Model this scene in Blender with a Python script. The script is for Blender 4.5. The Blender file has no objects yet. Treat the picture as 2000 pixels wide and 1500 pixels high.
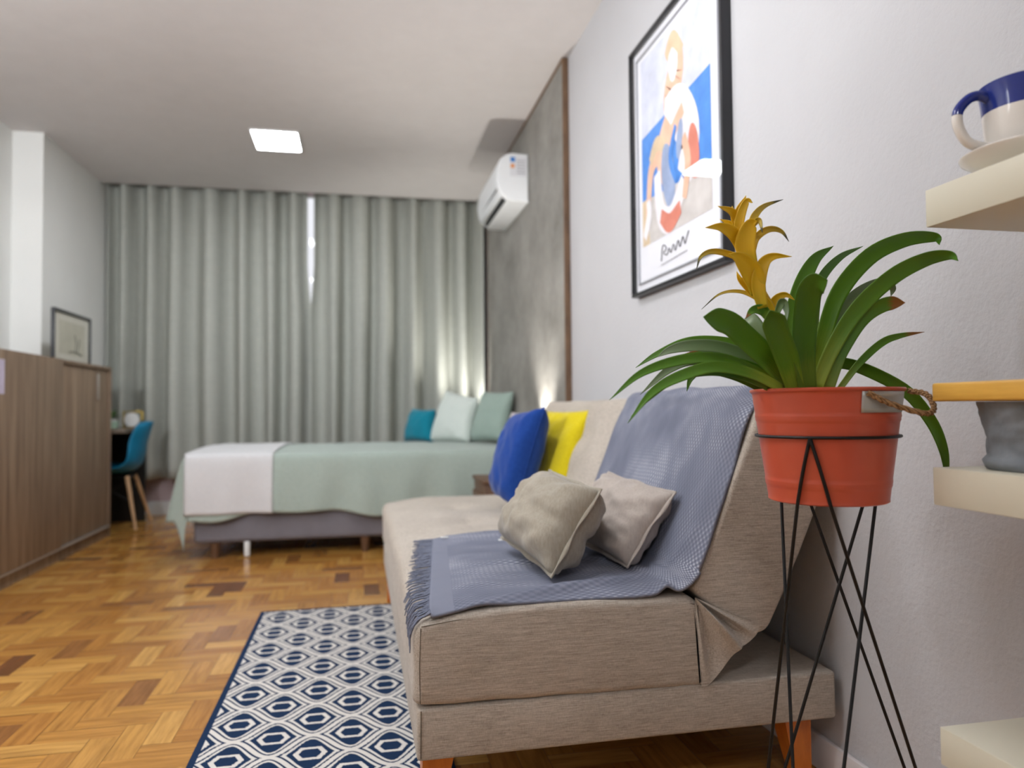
import bpy, bmesh, math, random
import numpy as np
from mathutils import Vector, Matrix, noise

# ------------------------------------------------------------------ camera, world, exposure, lights
FPX = 1443.0
def _n(a): return a/np.linalg.norm(a)
_Y = _n(np.array([(700-1000)/FPX, (800-750)/FPX, 1.0]))
_X = np.array([(7935-1000)/FPX, (735-750)/FPX, 1.0]); _X = _n(_X-_X.dot(_Y)*_Y)
_Z = -np.cross(_X, _Y)
if _Z[1] > 0: _Z = -_Z
CAM = np.array([0, 0, .9])
def P(u, v, ax, val):
    """point of the real place seen at (u,v) on the plane axis=val"""
    r = np.array([(u-1000)/FPX, (v-750)/FPX, 1.0])
    w = np.array([r@_X, r@_Y, r@_Z]); t = (val-CAM[ax])/w[ax]
    return Vector(CAM+t*w)

S = bpy.context.scene
COL = S.collection
cd = bpy.data.cameras.new('camera'); cam = bpy.data.objects.new('camera', cd); COL.objects.link(cam)
cd.sensor_width = 36; cd.sensor_fit = 'HORIZONTAL'; cd.lens = FPX/2000*36
cd.clip_start = .02
right = Vector((_X[0], _Y[0], _Z[0])); up = -Vector((_X[1], _Y[1], _Z[1])); back = -Vector((_X[2], _Y[2], _Z[2]))
cam.matrix_world = Matrix(((right.x, up.x, back.x, 0), (right.y, up.y, back.y, 0), (right.z, up.z, back.z, .9), (0, 0, 0, 1)))
cd.dof.use_dof = True; cd.dof.focus_distance = 1.42; cd.dof.aperture_fstop = 2.3
S.camera = cam
S.view_settings.view_transform = 'Standard'; S.view_settings.look = 'None'
S.view_settings.exposure = 0.16; S.view_settings.gamma = 1.0; S.view_settings.use_curve_mapping = False
wd = bpy.data.worlds.new('world'); S.world = wd; wd.use_nodes = True
wd.node_tree.nodes['Background'].inputs[0].default_value = (.93, .94, 1, 1)
wd.node_tree.nodes['Background'].inputs[1].default_value = .9
PANEL_POWER = 46.0                   # radiance of the ceiling panels
PANELS = [(-.56, 5.39), (-.56, 2.9), (-.56, 1.7), (-1.2, 1.05), (-.56, -1.2)]  # first one is visible; the rest are added fill panels out of view
ADDED_SPOT = 8.0
ADDED_TORCH = 380.0
UPLIGHT = 60.0

# ------------------------------------------------------------------ helpers
def link(o, parent=None):
    COL.objects.link(o)
    if parent: o.parent = parent
    return o
def tag(o, label=None, cat=None, group=None, kind=None):
    if label: o['label'] = label
    if cat: o['category'] = cat
    if group: o['group'] = group
    if kind: o['kind'] = kind
    return o
def thing(name, loc, label, cat, group=None):
    o = bpy.data.objects.new(name, None); o.empty_display_size = .05
    o.location = loc; COL.objects.link(o); return tag(o, label, cat, group)
def wloc(o):
    v = Vector((0, 0, 0))
    while o: v += o.location; o = o.parent
    return v
class MB:
    """collects shapes given in world coordinates, links them as ONE mesh object"""
    def __init__(s): s.v = []; s.f = []; s.uv = []; s.m = []
    def add(s, vs, fs, uvs=None, mi=0):
        b = len(s.v); s.v += [tuple(x) for x in vs]
        for f in fs:
            s.f.append(tuple(b+i for i in f)); s.m.append(mi)
        s.uv += list(uvs) if uvs else [(x[0]+x[1], x[2]) for x in vs]
        return s
    def box(s, x0, x1, y0, y1, z0, z1, bev=0, seg=2, mi=0, M=None):
        bm = bmesh.new(); bmesh.ops.create_cube(bm, size=1)
        for v in bm.verts:
            v.co = Vector(((x0+x1)/2+v.co.x*(x1-x0), (y0+y1)/2+v.co.y*(y1-y0), (z0+z1)/2+v.co.z*(z1-z0)))
        if bev: bmesh.ops.bevel(bm, geom=bm.edges[:]+bm.verts[:], offset=bev, segments=seg, profile=.5, affect='EDGES')
        if M: bm.transform(M)
        bm.verts.ensure_lookup_table(); bm.verts.index_update()
        s.add([v.co.copy() for v in bm.verts], [[v.index for v in f.verts] for f in bm.faces], mi=mi); bm.free(); return s
    def tube(s, pts, r, seg=8, closed=False, mi=0):
        pts = [Vector(p) for p in pts]; n = len(pts); vs = []; fs = []
        rr = r if isinstance(r, (list, tuple)) else [r]*n
        t0 = (pts[1]-pts[0]).normalized(); a = t0.orthogonal().normalized()
        for i, p in enumerate(pts):
            if closed: t = pts[(i+1) % n]-pts[i-1]
            else: t = pts[min(i+1, n-1)]-pts[max(i-1, 0)]
            t.normalize(); a = (a-t*a.dot(t)); a = a.normalized() if a.length > 1e-6 else t.orthogonal().normalized(); b = t.cross(a)
            for k in range(seg):
                q = 2*math.pi*k/seg; vs.append(p+(a*math.cos(q)+b*math.sin(q))*rr[i])
        for i in range(n if closed else n-1):
            j = (i+1) % n
            for k in range(seg):
                fs.append((i*seg+k, i*seg+(k+1) % seg, j*seg+(k+1) % seg, j*seg+k))
        if not closed: fs.append(tuple(range(seg))[::-1]); fs.append(tuple((n-1)*seg+k for k in range(seg)))
        return s.add(vs, fs, mi=mi)
    def lathe(s, prof, c, seg=48, mi=0, caps=False):
        vs = []; fs = []; n = len(prof); uv = []
        for r, z in prof:
            for k in range(seg):
                q = 2*math.pi*k/seg; vs.append((c[0]+r*math.cos(q), c[1]+r*math.sin(q), c[2]+z)); uv.append((q*r, z))
        for i in range(n-1):
            for k in range(seg): fs.append((i*seg+k, i*seg+(k+1) % seg, (i+1)*seg+(k+1) % seg, (i+1)*seg+k))
        if caps: fs.append(tuple(range(seg))[::-1]); fs.append(tuple((n-1)*seg+k for k in range(seg)))
        return s.add(vs, fs, uv, mi)
    def grid(s, fn, nu, nv, uvfn=None, mi=0, wrapu=False):
        vs = []; uv = []
        for i in range(nu+1):
            for j in range(nv+1):
                u, v = i/nu, j/nv; vs.append(fn(u, v)); uv.append(uvfn(u, v) if uvfn else (u, v))
        fs = [(i*(nv+1)+j, (i+1)*(nv+1)+j, (i+1)*(nv+1)+j+1, i*(nv+1)+j+1) for i in range(nu) for j in range(nv)]
        return s.add(vs, fs, uv, mi)
    def build(s, name, mats, parent=None, loc=(0, 0, 0), smooth=True, angle=40):
        if not isinstance(mats, (list, tuple)): mats = [mats]
        off = wloc(parent) if parent else Vector(loc)
        me = bpy.data.meshes.new(name)
        me.from_pydata([tuple(Vector(v)-off) for v in s.v], [], s.f)
        uvl = me.uv_layers.new(name='UVMap')
        for l in me.loops: uvl.data[l.index].uv = s.uv[l.vertex_index]
        for m in mats: me.materials.append(m)
        for p, mi in zip(me.polygons, s.m): p.material_index = mi
        bm = bmesh.new(); bm.from_mesh(me); bmesh.ops.recalc_face_normals(bm, faces=bm.faces[:]); bm.to_mesh(me); bm.free()
        o = bpy.data.objects.new(name, me)
        if not parent: o.location = off
        link(o, parent)
        if smooth:
            me.shade_smooth()
            me.set_sharp_from_angle(angle=math.radians(angle))
        return o
def solidify(o, t, off=0):
    m = o.modifiers.new('s', 'SOLIDIFY'); m.thickness = t; m.offset = off; return o
def subsurf(o, n=1):
    m = o.modifiers.new('u', 'SUBSURF'); m.levels = n; m.render_levels = n; return o
def cr(pts, n):
    """Catmull-Rom through points -> n+1 samples"""
    pts = [Vector(p) for p in pts]; P_ = [pts[0]*2-pts[1]]+pts+[pts[-1]*2-pts[-2]]; out = []
    m = len(pts)-1
    for i in range(n+1):
        t = i/n*m; k = min(int(t), m-1); f = t-k; a, b, c, d = P_[k:k+4]
        out.append(.5*((2*b)+(c-a)*f+(2*a-5*b+4*c-d)*f*f+(3*b-a-3*c+d)*f**3))
    return out
def nz(x, y, z=0): return noise.noise(Vector((x, y, z)))

# ------------------------------------------------------------------ materials
def srgb(r, g, b):
    f = lambda c: (c/255/12.92) if c/255 <= .04045 else ((c/255+.055)/1.055)**2.4
    return (f(r), f(g), f(b), 1)
class NT:
    def __init__(s, name, rough=.6, col=(200, 200, 200), metal=0, spec=.5):
        s.mat = bpy.data.materials.new(name); s.mat.use_nodes = True; s.t = s.mat.node_tree
        s.b = s.t.nodes['Principled BSDF']; s.b.inputs['Roughness'].default_value = rough
        s.b.inputs['Base Color'].default_value = srgb(*col); s.b.inputs['Metallic'].default_value = metal
        s.b.inputs['Specular IOR Level'].default_value = spec
    def n(s, t, **kw):
        x = s.t.nodes.new(t)
        for k, v in kw.items():
            if k.startswith('i_'):
                k = k[2:]; k = int(k) if k.isdigit() else k.replace('_', ' ')
                if isinstance(v, bpy.types.NodeSocket): s.t.links.new(v, x.inputs[k])
                else: x.inputs[k].default_value = v
            else: setattr(x, k, v)
        return x
    def l(s, a, b): s.t.links.new(a, b)
    def m(s, op, a, b=0.0, c=0.0):
        x = s.t.nodes.new('ShaderNodeMath'); x.operation = op
        for i, v in enumerate((a, b, c)):
            if isinstance(v, bpy.types.NodeSocket): s.l(v, x.inputs[i])
            else: x.inputs[i].default_value = v
        return x.outputs[0]
    def coord(s, which='Object', scale=(1, 1, 1)):
        c = s.n('ShaderNodeTexCoord'); m = s.n('ShaderNodeMapping', i_Scale=scale); s.l(c.outputs[which], m.inputs[0]); return m.outputs[0]
    def noise(s, vec, scale=5, detail=4, rough=.6):
        x = s.n('ShaderNodeTexNoise', i_Scale=scale, i_Detail=detail, i_Roughness=rough); s.l(vec, x.inputs['Vector']); return x.outputs['Fac']
    def ramp(s, fac, stops, interp='LINEAR'):
        x = s.n('ShaderNodeValToRGB'); s.l(fac, x.inputs[0]); r = x.color_ramp; r.interpolation = interp
        while len(r.elements) < len(stops): r.elements.new(.5)
        for e, (p, c) in zip(r.elements, stops): e.position = p; e.color = srgb(*c)
        return x.outputs[0]
    def col(s, sock): s.l(sock, s.b.inputs['Base Color'])
    def bump(s, h, strength=.3, dist=.002):
        x = s.n('ShaderNodeBump', i_Strength=strength, i_Distance=dist); s.l(h, x.inputs['Height']); s.l(x.outputs[0], s.b.inputs['Normal'])
def plain(name, col, rough=.6, metal=0, spec=.5, var=6, scale=8, bump=0, bscale=80):
    t = NT(name, rough, col, metal, spec); v = t.coord()
    lo = tuple(max(0, c-var) for c in col); hi = tuple(min(255, c+var) for c in col)
    t.col(t.ramp(t.noise(v, scale), [(.3, lo), (.7, hi)]))
    if bump: t.bump(t.noise(v, bscale, 5), bump, .003)
    return t.mat
def fabric(name, col, rough=.9, threads=(40, 500, 500), var=16, bump=.25, soft=10, sheen=.2):
    t = NT(name, rough, col, spec=.2); v = t.coord('Object', threads)
    n1 = t.noise(v, 1, 3, .6); v2 = t.coord(); n2 = t.noise(v2, 4, 4)
    v3 = t.coord('Object', (threads[1], threads[0], threads[1]*.5)); n3 = t.noise(v3, 1, 2, .6)
    s = t.m('ADD', t.m('MULTIPLY', n1, .6), t.m('ADD', t.m('MULTIPLY', n2, .25), t.m('MULTIPLY', n3, .3)))
    lo = tuple(max(0, c-var) for c in col); hi = tuple(min(255, c+var) for c in col)
    t.col(t.ramp(s, [(.42, lo), (.57, col), (.72, hi)])); t.bump(s, bump, .002)
    t.b.inputs['Sheen Weight'].default_value = sheen
    return t.mat
def wood(name, c1, c2, rough=.45, scale=(3, 3, .6), k=12, bump=.05):
    t = NT(name, rough); v = t.coord('Object', scale); n = t.noise(v, k, 6, .65)
    t.col(t.ramp(n, [(.32, c1), (.68, c2)])); t.bump(n, bump, .001); return t.mat
def emit(name, col, st):
    m = bpy.data.materials.new(name); m.use_nodes = True; t = m.node_tree; t.nodes.clear()
    e = t.nodes.new('ShaderNodeEmission'); o = t.nodes.new('ShaderNodeOutputMaterial')
    e.inputs[0].default_value = srgb(*col); e.inputs[1].default_value = st; t.links.new(e.outputs[0], o.inputs[0]); return m
def glass(name):
    m = bpy.data.materials.new(name); m.use_nodes = True; t = m.node_tree; t.nodes.clear()
    tr = t.nodes.new('ShaderNodeBsdfTransparent'); g = t.nodes.new('ShaderNodeBsdfGlossy'); g.inputs['Roughness'].default_value = .02
    f = t.nodes.new('ShaderNodeFresnel'); f.inputs[0].default_value = 1.45; mx = t.nodes.new('ShaderNodeMixShader'); o = t.nodes.new('ShaderNodeOutputMaterial')
    ge = t.nodes.new('ShaderNodeNewGeometry'); mu = t.nodes.new('ShaderNodeMath'); mu.operation = 'MULTIPLY_ADD'; mu.inputs[1].default_value = -1; mu.inputs[2].default_value = 1
    m2 = t.nodes.new('ShaderNodeMath'); m2.operation = 'MULTIPLY'; t.links.new(ge.outputs['Backfacing'], mu.inputs[0]); t.links.new(mu.outputs[0], m2.inputs[0]); t.links.new(f.outputs[0], m2.inputs[1])
    t.links.new(m2.outputs[0], mx.inputs[0]); t.links.new(tr.outputs[0], mx.inputs[1]); t.links.new(g.outputs[0], mx.inputs[2]); t.links.new(mx.outputs[0], o.inputs[0]); return m

def wall_mat(name, col, b=.5):
    t = NT(name, .75, col, spec=.25); v = t.coord()
    t.col(t.ramp(t.noise(v, 1.5, 3), [(.3, tuple(c-3 for c in col)), (.7, tuple(c+3 for c in col))]))
    a = t.noise(v, 55, 5, .55); c = t.noise(v, 130, 3, .5)
    t.bump(t.m('ADD', a, t.m('MULTIPLY', c, .4)), b, .004); return t.mat
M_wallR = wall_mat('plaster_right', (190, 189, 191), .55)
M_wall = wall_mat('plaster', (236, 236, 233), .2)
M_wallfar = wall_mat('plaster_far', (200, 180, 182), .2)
M_ceil = plain('ceiling_paint', (208, 203, 201), .85, var=2)
M_white = plain('white_paint', (228, 228, 226), .5, var=2)
M_blackframe = plain('black_lacquer', (28, 28, 32), .35, var=3)
M_blackmetal = plain('black_metal', (16, 16, 18), .42, .3, var=2)
M_base = wall_mat('skirting', (214, 208, 208), .05)
M_woodtrim = wood('trim_wood', (84, 62, 46), (120, 92, 68))
M_glass = glass('clear_glass')
def mk_floor():
    t = NT('parquet_oak', .3, spec=.5)
    g = t.n('ShaderNodeNewGeometry'); rnd = g.outputs['Random Per Island']
    c = t.n('ShaderNodeTexCoord'); off = t.n('ShaderNodeCombineXYZ'); t.l(t.m('MULTIPLY', rnd, 37.0), off.inputs[2])
    mp = t.n('ShaderNodeMapping', i_Scale=(5, 55, 1)); t.l(c.outputs['UV'], mp.inputs[0])
    va = t.n('ShaderNodeVectorMath', operation='ADD'); t.l(mp.outputs[0], va.inputs[0]); t.l(off.outputs[0], va.inputs[1])
    gr = t.noise(va.outputs[0], 1, 6, .6)
    base = t.ramp(rnd, [(0, (186, 130, 66)), (.12, (206, 150, 76)), (.3, (216, 162, 84)), (.45, (196, 138, 68)), (.6, (224, 172, 94)), (.74, (198, 140, 70)), (.86, (164, 112, 62)), (.9, (212, 156, 78)), (.97, (134, 88, 54))], 'CONSTANT')
    grc = t.ramp(gr, [(.3, (165, 152, 138)), (.62, (236, 232, 228))])
    mx = t.n('ShaderNodeMix', data_type='RGBA', blend_type='MULTIPLY'); mx.inputs[0].default_value = .75
    t.l(base, mx.inputs[6]); t.l(grc, mx.inputs[7]); t.col(mx.outputs[2])
    t.l(t.ramp(gr, [(.2, (140, 140, 140)), (.8, (100, 100, 100))]), t.b.inputs['Roughness'])
    t.bump(gr, .12, .001); return t.mat
M_floor = mk_floor()
M_sub = plain('floor_joint', (96, 62, 36), .7)

# ------------------------------------------------------------------ room shell
XR, XL, XLN, YF, YB, HC = 1.125, -2.10, -2.29, 6.95, -2.6, 2.81
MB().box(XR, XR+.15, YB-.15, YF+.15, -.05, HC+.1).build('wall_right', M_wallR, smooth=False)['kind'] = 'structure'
b = MB().box(XL-.35, XL, 5.53, YF+.15, -.05, HC+.1)
b.box(XLN-.16, XLN, YB-.15, 5.53, -.05, HC+.1).build('wall_left', M_wall, smooth=False)['kind'] = 'structure'
b = MB()
WX0, WX1, WZ0, WZ1 = -1.5, .7, 1.45, 2.88
b.box(XL, WX0, YF, YF+.15, -.05, HC+.1).box(WX1, XR, YF, YF+.15, -.05, HC+.1).box(WX0, WX1, YF, YF+.15, -.05, WZ0).box(WX0, WX1, YF, YF+.15, WZ1, HC+.1)
b.build('wall_far', M_wallfar, smooth=False)['kind'] = 'structure'
MB().box(XLN, XR, YB-.15, YB, -.05, HC+.1).build('wall_back', M_wall, smooth=False)['kind'] = 'structure'
MB().box(XLN-.16, XR+.15, YB-.15, 6.665, HC, HC+.12).box(XLN-.16, XR+.15, 6.665, YF+.15, HC+.09, HC+.12).build('ceiling', M_ceil, smooth=False)['kind'] = 'structure'
w = MB()
for a in ((WX0, WX1, WZ0, WZ0+.05), (WX0, WX1, WZ1-.02, WZ1), (WX0, WX0+.05, WZ0+.05, WZ1-.02), (WX1-.05, WX1, WZ0+.05, WZ1-.02), (.10, .15, WZ0+.05, WZ1-.05), (-.82, -.77, WZ0+.05, WZ1-.05)):
    w.box(a[0], a[1], YF+.05, YF+.09, a[2], a[3], .004)
w = w.build('window_1', M_white); w['kind'] = 'structure'
MB().box(WX0+.05, WX1-.05, YF+.066, YF+.072, WZ0+.05, WZ1-.05).build('pane', M_glass, w, smooth=False)
MB().box(XR-.014, XR-.0005, 1.05, YF, 0, .085, .003).build('baseboard_right', M_base)['kind'] = 'structure'
MB().box(XL, XR-.014, YF-.014, YF-.0005, 0, .12, .003).build('baseboard_far', M_white)['kind'] = 'structure'
# shallow pier of the right wall near the camera
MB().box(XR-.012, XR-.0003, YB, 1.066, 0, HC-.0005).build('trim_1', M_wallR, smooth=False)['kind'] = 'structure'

# herringbone parquet, every block an island of the one floor mesh
Wp, g_ = .075, .0006
fl = MB(); fl.box(XLN, XR, YB, YF, -.06, -.0025, mi=1)
nx0, nx1, ny0, ny1 = int(XLN/Wp)-4, int(XR/Wp)+2, -8, int(YF/Wp)+2
rng = random.Random(3)
def plank(x0, x1, y0, y1, along):
    x0c, x1c, y0c, y1c = max(x0, XLN), min(x1, XR), max(y0, YB), min(y1, YF)
    if x1c-x0c < .004 or y1c-y0c < .004: return
    dz = rng.uniform(-.0003, .0003)
    vs = [(x0c+g_, y0c+g_, dz), (x1c-g_, y0c+g_, dz), (x1c-g_, y1c-g_, dz), (x0c+g_, y1c-g_, dz)]
    uv = [(v[0], v[1]) if along else (v[1], v[0]) for v in vs]
    fl.add(vs, [(0, 1, 2, 3)], uv)
ox, oy = .025, .01
for i in range(nx0-4, nx1+2):
    for j in range(ny0, ny1):
        if (i-j) % 6 == 0: plank(ox+i*Wp, ox+(i+3)*Wp, oy+j*Wp, oy+(j+1)*Wp, True)
        if (i-j) % 6 == 5: plank(ox+i*Wp, ox+(i+1)*Wp, oy+j*Wp, oy+(j+3)*Wp, False)
f = fl.build('floor', [M_floor, M_sub], smooth=False); f['kind'] = 'structure'

# grey burnished wall panel with wooden edge trims
def concrete():
    t = NT('grey_cement', .6, spec=.3); v = t.coord('Object', (1, 1, 1.2)); n = t.noise(v, 2.2, 8, .6); n2 = t.noise(v, 14, 5)
    s = t.m('ADD', t.m('MULTIPLY', n, .75), t.m('MULTIPLY', n2, .25))
    t.col(t.ramp(s, [(.35, (118, 115, 109)), (.5, (140, 137, 131)), (.66, (158, 155, 149))])); t.bump(s, .15, .004); return t.mat
M_conc = concrete()
PY0, PY1 = 3.82, 6.25
wp = thing('wall_panel', (XR-.03, (PY0+PY1)/2, 0), 'grey burnished cement wall panel edged with brown wood behind the bed', 'wall panel')
MB().box(XR-.03, XR-.0005, PY0+.012, PY1-.012, 0.09, HC-.02).build('cement_face', M_conc, wp, smooth=False)
for a in ((PY0, PY0+.012, .09, HC-.002), (PY1-.012, PY1, .09, HC-.002), (PY0+.012, PY1-.012, HC-.02, HC-.002)):
    MB().box(XR-.035, XR-.0005, a[0], a[1], a[2], a[3], .002).build('edge_trim', M_woodtrim, wp)

# ------------------------------------------------------------------ lamps; all but the first panel are added, out of view
M_diff = emit('panel_diffuser', (246, 250, 255), PANEL_POWER); M_diff_added = emit('added_panel_diffuser', (246, 250, 255), PANEL_POWER*.66)  # the weaker emitter serves an added fill panel
for i, (x, y) in enumerate(PANELS):
    t = thing('ceiling_light', (x, y, HC), 'square white LED ceiling panel, lit' if i == 0 else ('', 'added fill panel, out of view, in the ceiling between the bed and the camera', 'added fill panel, out of view, over the rug, level with the near sofa end', 'small added fill light, out of view, nearest the left wall, beside the camera', 'added fill panel, out of view, behind the camera, by the back wall')[i], 'ceiling light', 'square panel lights in the ceiling')  # every panel after the first is added, unseen, to light the room
    if i == 0: t['label'] = 'square lit white ceiling panel seen above the bed'
    fr = MB(); s_ = (.15, .165, .165, .14, .2)[i]; sy = (.185, .165, .165, .14, .2)[i]
    for a in ((-s_-.012, -s_, -sy-.012, sy+.012), (s_, s_+.012, -sy-.012, sy+.012), (-s_, s_, -sy-.012, -sy), (-s_, s_, sy, sy+.012)):
        fr.box(x+a[0], x+a[1], y+a[2], y+a[3], HC-.012, HC-.0005, .002)
    fr.build('frame', M_white, t)
    MB().box(x-s_, x+s_, y-sy, y+sy, HC-.008, HC-.001).build('diffuser', M_diff if i in (0, 1, 3, 4) else M_diff_added, t, smooth=False)
def spot(name, loc, target, energy, size, blend, col=(1, 1, 1), rad=.03, parent=None):
    d = bpy.data.lights.new(name, 'SPOT'); d.energy = energy; d.spot_size = math.radians(size); d.spot_blend = blend; d.color = col; d.shadow_soft_size = rad
    o = bpy.data.objects.new(name, d); o.location = Vector(loc)-(wloc(parent) if parent else Vector()); link(o, parent)
    o.rotation_euler = (Vector(target)-Vector(loc)).to_track_quat('-Z', 'Y').to_euler(); return o
t = thing('added_spotlight', (.55, 2.35, HC), 'small added spotlight aimed at the framed print, unseen above the picture edge', 'spotlight')  # added unseen spot that brightens the print and the wall round it
MB().lathe([(0, 0), (.04, 0), (.04, -.02), (.03, -.025), (.03, -.08), (.026, -.08), (.026, -.03), (0, -.03)], (.55, 2.35, HC-.001), 24).build('housing', M_white, t)
spot('bulb', (.55, 2.35, HC-.085), (XR, 2.35, 1.9), ADDED_SPOT, 62, .8, (.93, .93, 1), .03, t)

t = thing('added_torchiere', (-1.8, .9, 0), 'added torchiere to brighten the ceiling, unseen left of the picture near the camera', 'lamp')  # added unseen lamp that lifts the ceiling and its bounce light
MB().lathe([(0, 0), (.14, 0), (.14, .02), (.012, .03), (.012, 1.7), (0, 1.7)], (-1.8, .9, .001), 24).build('pole', M_white, t)
MB().lathe([(.02, 1.7), (.16, 1.78), (.155, 1.78), (.02, 1.71)], (-1.8, .9, .001), 24).build('lamp_shade', M_white, t)
spot('bulb', (-1.8, .9, 1.86), (-1.0, 2.3, 2.81), ADDED_TORCH, 150, .8, (.92, .96, 1), .2, t)

# ------------------------------------------------------------------ curtains
def curtain_mat():
    t = NT('curtain_linen', .85, spec=.2); v = t.coord('Object', (260, 260, 9)); n = t.noise(v, 1, 3)
    v2 = t.coord('Object', (9, 9, 260)); n2 = t.noise(v2, 1, 3); s = t.m('ADD', t.m('MULTIPLY', n, .5), t.m('MULTIPLY', n2, .5))
    t.col(t.ramp(s, [(.35, (168, 170, 163)), (.65, (186, 188, 180))])); t.bump(s, .1, .001)
    return t.mat
M_curt = curtain_mat()
def curtain(x0, x1, seed, label, gap0, gap1):
    t = thing('curtain', ((x0+x1)/2, 6.76, .33), label, 'curtain', 'full length grey curtains on the far wall')
    r = random.Random(seed); ph = []; x = 0; L = x1-x0
    knots = [0]
    while knots[-1] < L: knots.append(knots[-1]+r.uniform(.085, .16))
    amps = [r.uniform(.065, .108) for _ in knots]
    def prof(s):
        k = 0
        while k < len(knots)-2 and s > knots[k+1]: k += 1
        f = (s-knots[k])/(knots[k+1]-knots[k]); sg = -1 if k % 2 else 1
        return sg*amps[k]*max(0, math.sin(math.pi*min(f, 1)))**.75
    def fn(u, v):
        s = u*L; z = 2.885-v*(2.885-.33); x = x0+s
        low = max(0, (v-.35)/.65)
        if gap1 and u > .9: x += .035*(u-.9)/.1*min(1, max(0, (v-.28)*6))
        if gap0 and u < .1: x -= .035*(.1-u)/.1*min(1, max(0, (v-.28)*6))
        dep = prof(s+.012*math.sin(v*3+seed+s*4)*v)*(0.9+.15*v)
        if not gap1 and u > .975: dep = dep*.5-.44*(u-.975)/.025; z = min(z, 2.80); x = min(x, x0+.975*L+.03)
        return (x+.012*math.sin(s*21)*v, 6.79+dep, z)
    n = int(L/.008)
    o = MB().grid(fn, n, 26, lambda u, v: (u*L, v*2.4)).build('fabric', M_curt, t); solidify(o, .0025)
    MB().box(x0+.01, x1-.01, 6.78, 6.795, 2.886, 2.898).build('rail', M_white, t)
curtain(XL+.012, -.445, 4, 'grey linen curtain in deep folds covering the left half of the far wall', False, True)
curtain(-.385, XR-.035, 9, 'grey linen curtain covering the right half of the far wall, behind the bed pillows', True, False)

# ------------------------------------------------------------------ rug
def rug_mat():
    t = NT('woven_rug', .95, spec=.1); c = t.n('ShaderNodeTexCoord'); sp = t.n('ShaderNodeSeparateXYZ'); t.l(c.outputs['UV'], sp.inputs[0])
    m = t.m; Pu, Pv = .2075, .2220
    wob = t.noise(c.outputs['UV'], 160, 2)
    U = m('ADD', m('DIVIDE', sp.outputs[0], Pu), m('MULTIPLY', m('SUBTRACT', wob, .5), .03)); V = m('ADD', m('DIVIDE', sp.outputs[1], Pv), m('MULTIPLY', m('SUBTRACT', wob, .5), .03))
    def loc(ou): return m('ABSOLUTE', m('SUBTRACT', m('FRACT', m('ADD', ou[0], ou[1])), .5))
    du, dv = loc((U, 0.0)), loc((V, 0.0)); du2, dv2 = loc((U, .5)), loc((V, .5))
    ang = m('MULTIPLY', du, 2*math.pi)
    F = m('SUBTRACT', m('SUBTRACT', dv, .25), m('MULTIPLY', m('COSINE', ang), .235))     # ogee line between the cells
    sn = m('SINE', ang); dist = m('DIVIDE', m('ABSOLUTE', F), m('SQRT', m('ADD', 1.0, m('MULTIPLY', m('MULTIPLY', sn, sn), 2.2))))
    sel = m('LESS_THAN', F, 0.0)
    def hexd(a_, b_): return m('MAXIMUM', m('MULTIPLY', b_, 1.5), m('ADD', m('MULTIPLY', a_, 1.15), m('MULTIPLY', b_, .6)))
    hx = m('ADD', m('MULTIPLY', hexd(du, dv), sel), m('MULTIPLY', hexd(du2, dv2), m('SUBTRACT', 1.0, sel)))
    def band(x, lo, hi): return m('MULTIPLY', m('GREATER_THAN', x, lo), m('LESS_THAN', x, hi))
    cream = m('ADD', band(hx, .165, .245), m('ADD', band(dist, .062, .102), m('LESS_THAN', dist, .034)))
    cream = m('MINIMUM', cream, 1.0)
    # border: thin navy edge
    eb = m('MAXIMUM', m('LESS_THAN', sp.outputs[0], .018), m('MAXIMUM', m('LESS_THAN', sp.outputs[1], .018), m('MAXIMUM', m('GREATER_THAN', sp.outputs[0], .642), m('GREATER_THAN', sp.outputs[1], 1.982))))
    cream = m('MULTIPLY', cream, m('SUBTRACT', 1.0, eb))
    fb = t.noise(t.coord('UV', (500, 500, 1)), 1, 2)
    mx = t.n('ShaderNodeMix', data_type='RGBA'); t.l(cream, mx.inputs[0])
    t.l(t.ramp(fb, [(.3, (20, 36, 62)), (.7, (38, 60, 92))]), mx.inputs[6]); t.l(t.ramp(fb, [(.3, (205, 200, 194)), (.7, (228, 223, 216))]), mx.inputs[7])
    t.col(mx.outputs[2]); t.bump(m('ADD', fb, m('MULTIPLY', cream, .6)), .4, .002); return t.mat
RX0, RY1 = -.425, 3.47; RW, RL = .66, 2.0
def rugf(u, v):
    x = RX0+u*RW; y = RY1-v*RL
    return (x, y, .008+.0015*nz(x*3, y*3))
# pattern phase: a medallion centre at (-.332, 2.241)
pu = (.5-((-.332-RX0)/.2075)) % 1*.2075; pv = (.5-((RY1-2.241)/.2220)) % 1*.2220
o = MB().grid(rugf, 40, 80, lambda u, v: (u*RW, v*RL)).build('rug', rug_mat(), loc=(RX0+RW/2, RY1-RL/2, 0)); solidify(o, .007, -1)
for n_ in o.data.materials[0].node_tree.nodes:
    pass
RUGPHASE = (pu, pv)
nt = o.data.materials[0].node_tree
divs = [n_ for n_ in nt.nodes if n_.type == 'MATH' and n_.operation == 'DIVIDE']
for n_, ph in zip(divs, RUGPHASE):   # shift the repeat so that medallions sit where they are woven
    src = n_.inputs[0].links[0].from_socket; ad = nt.nodes.new('ShaderNodeMath'); ad.operation = 'ADD'; ad.inputs[1].default_value = ph
    nt.links.new(src, ad.inputs[0]); nt.links.new(ad.outputs[0], n_.inputs[0])
tag(o, 'flat woven navy and cream hexagon rug on the parquet in front of the sofa', 'rug')

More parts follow.
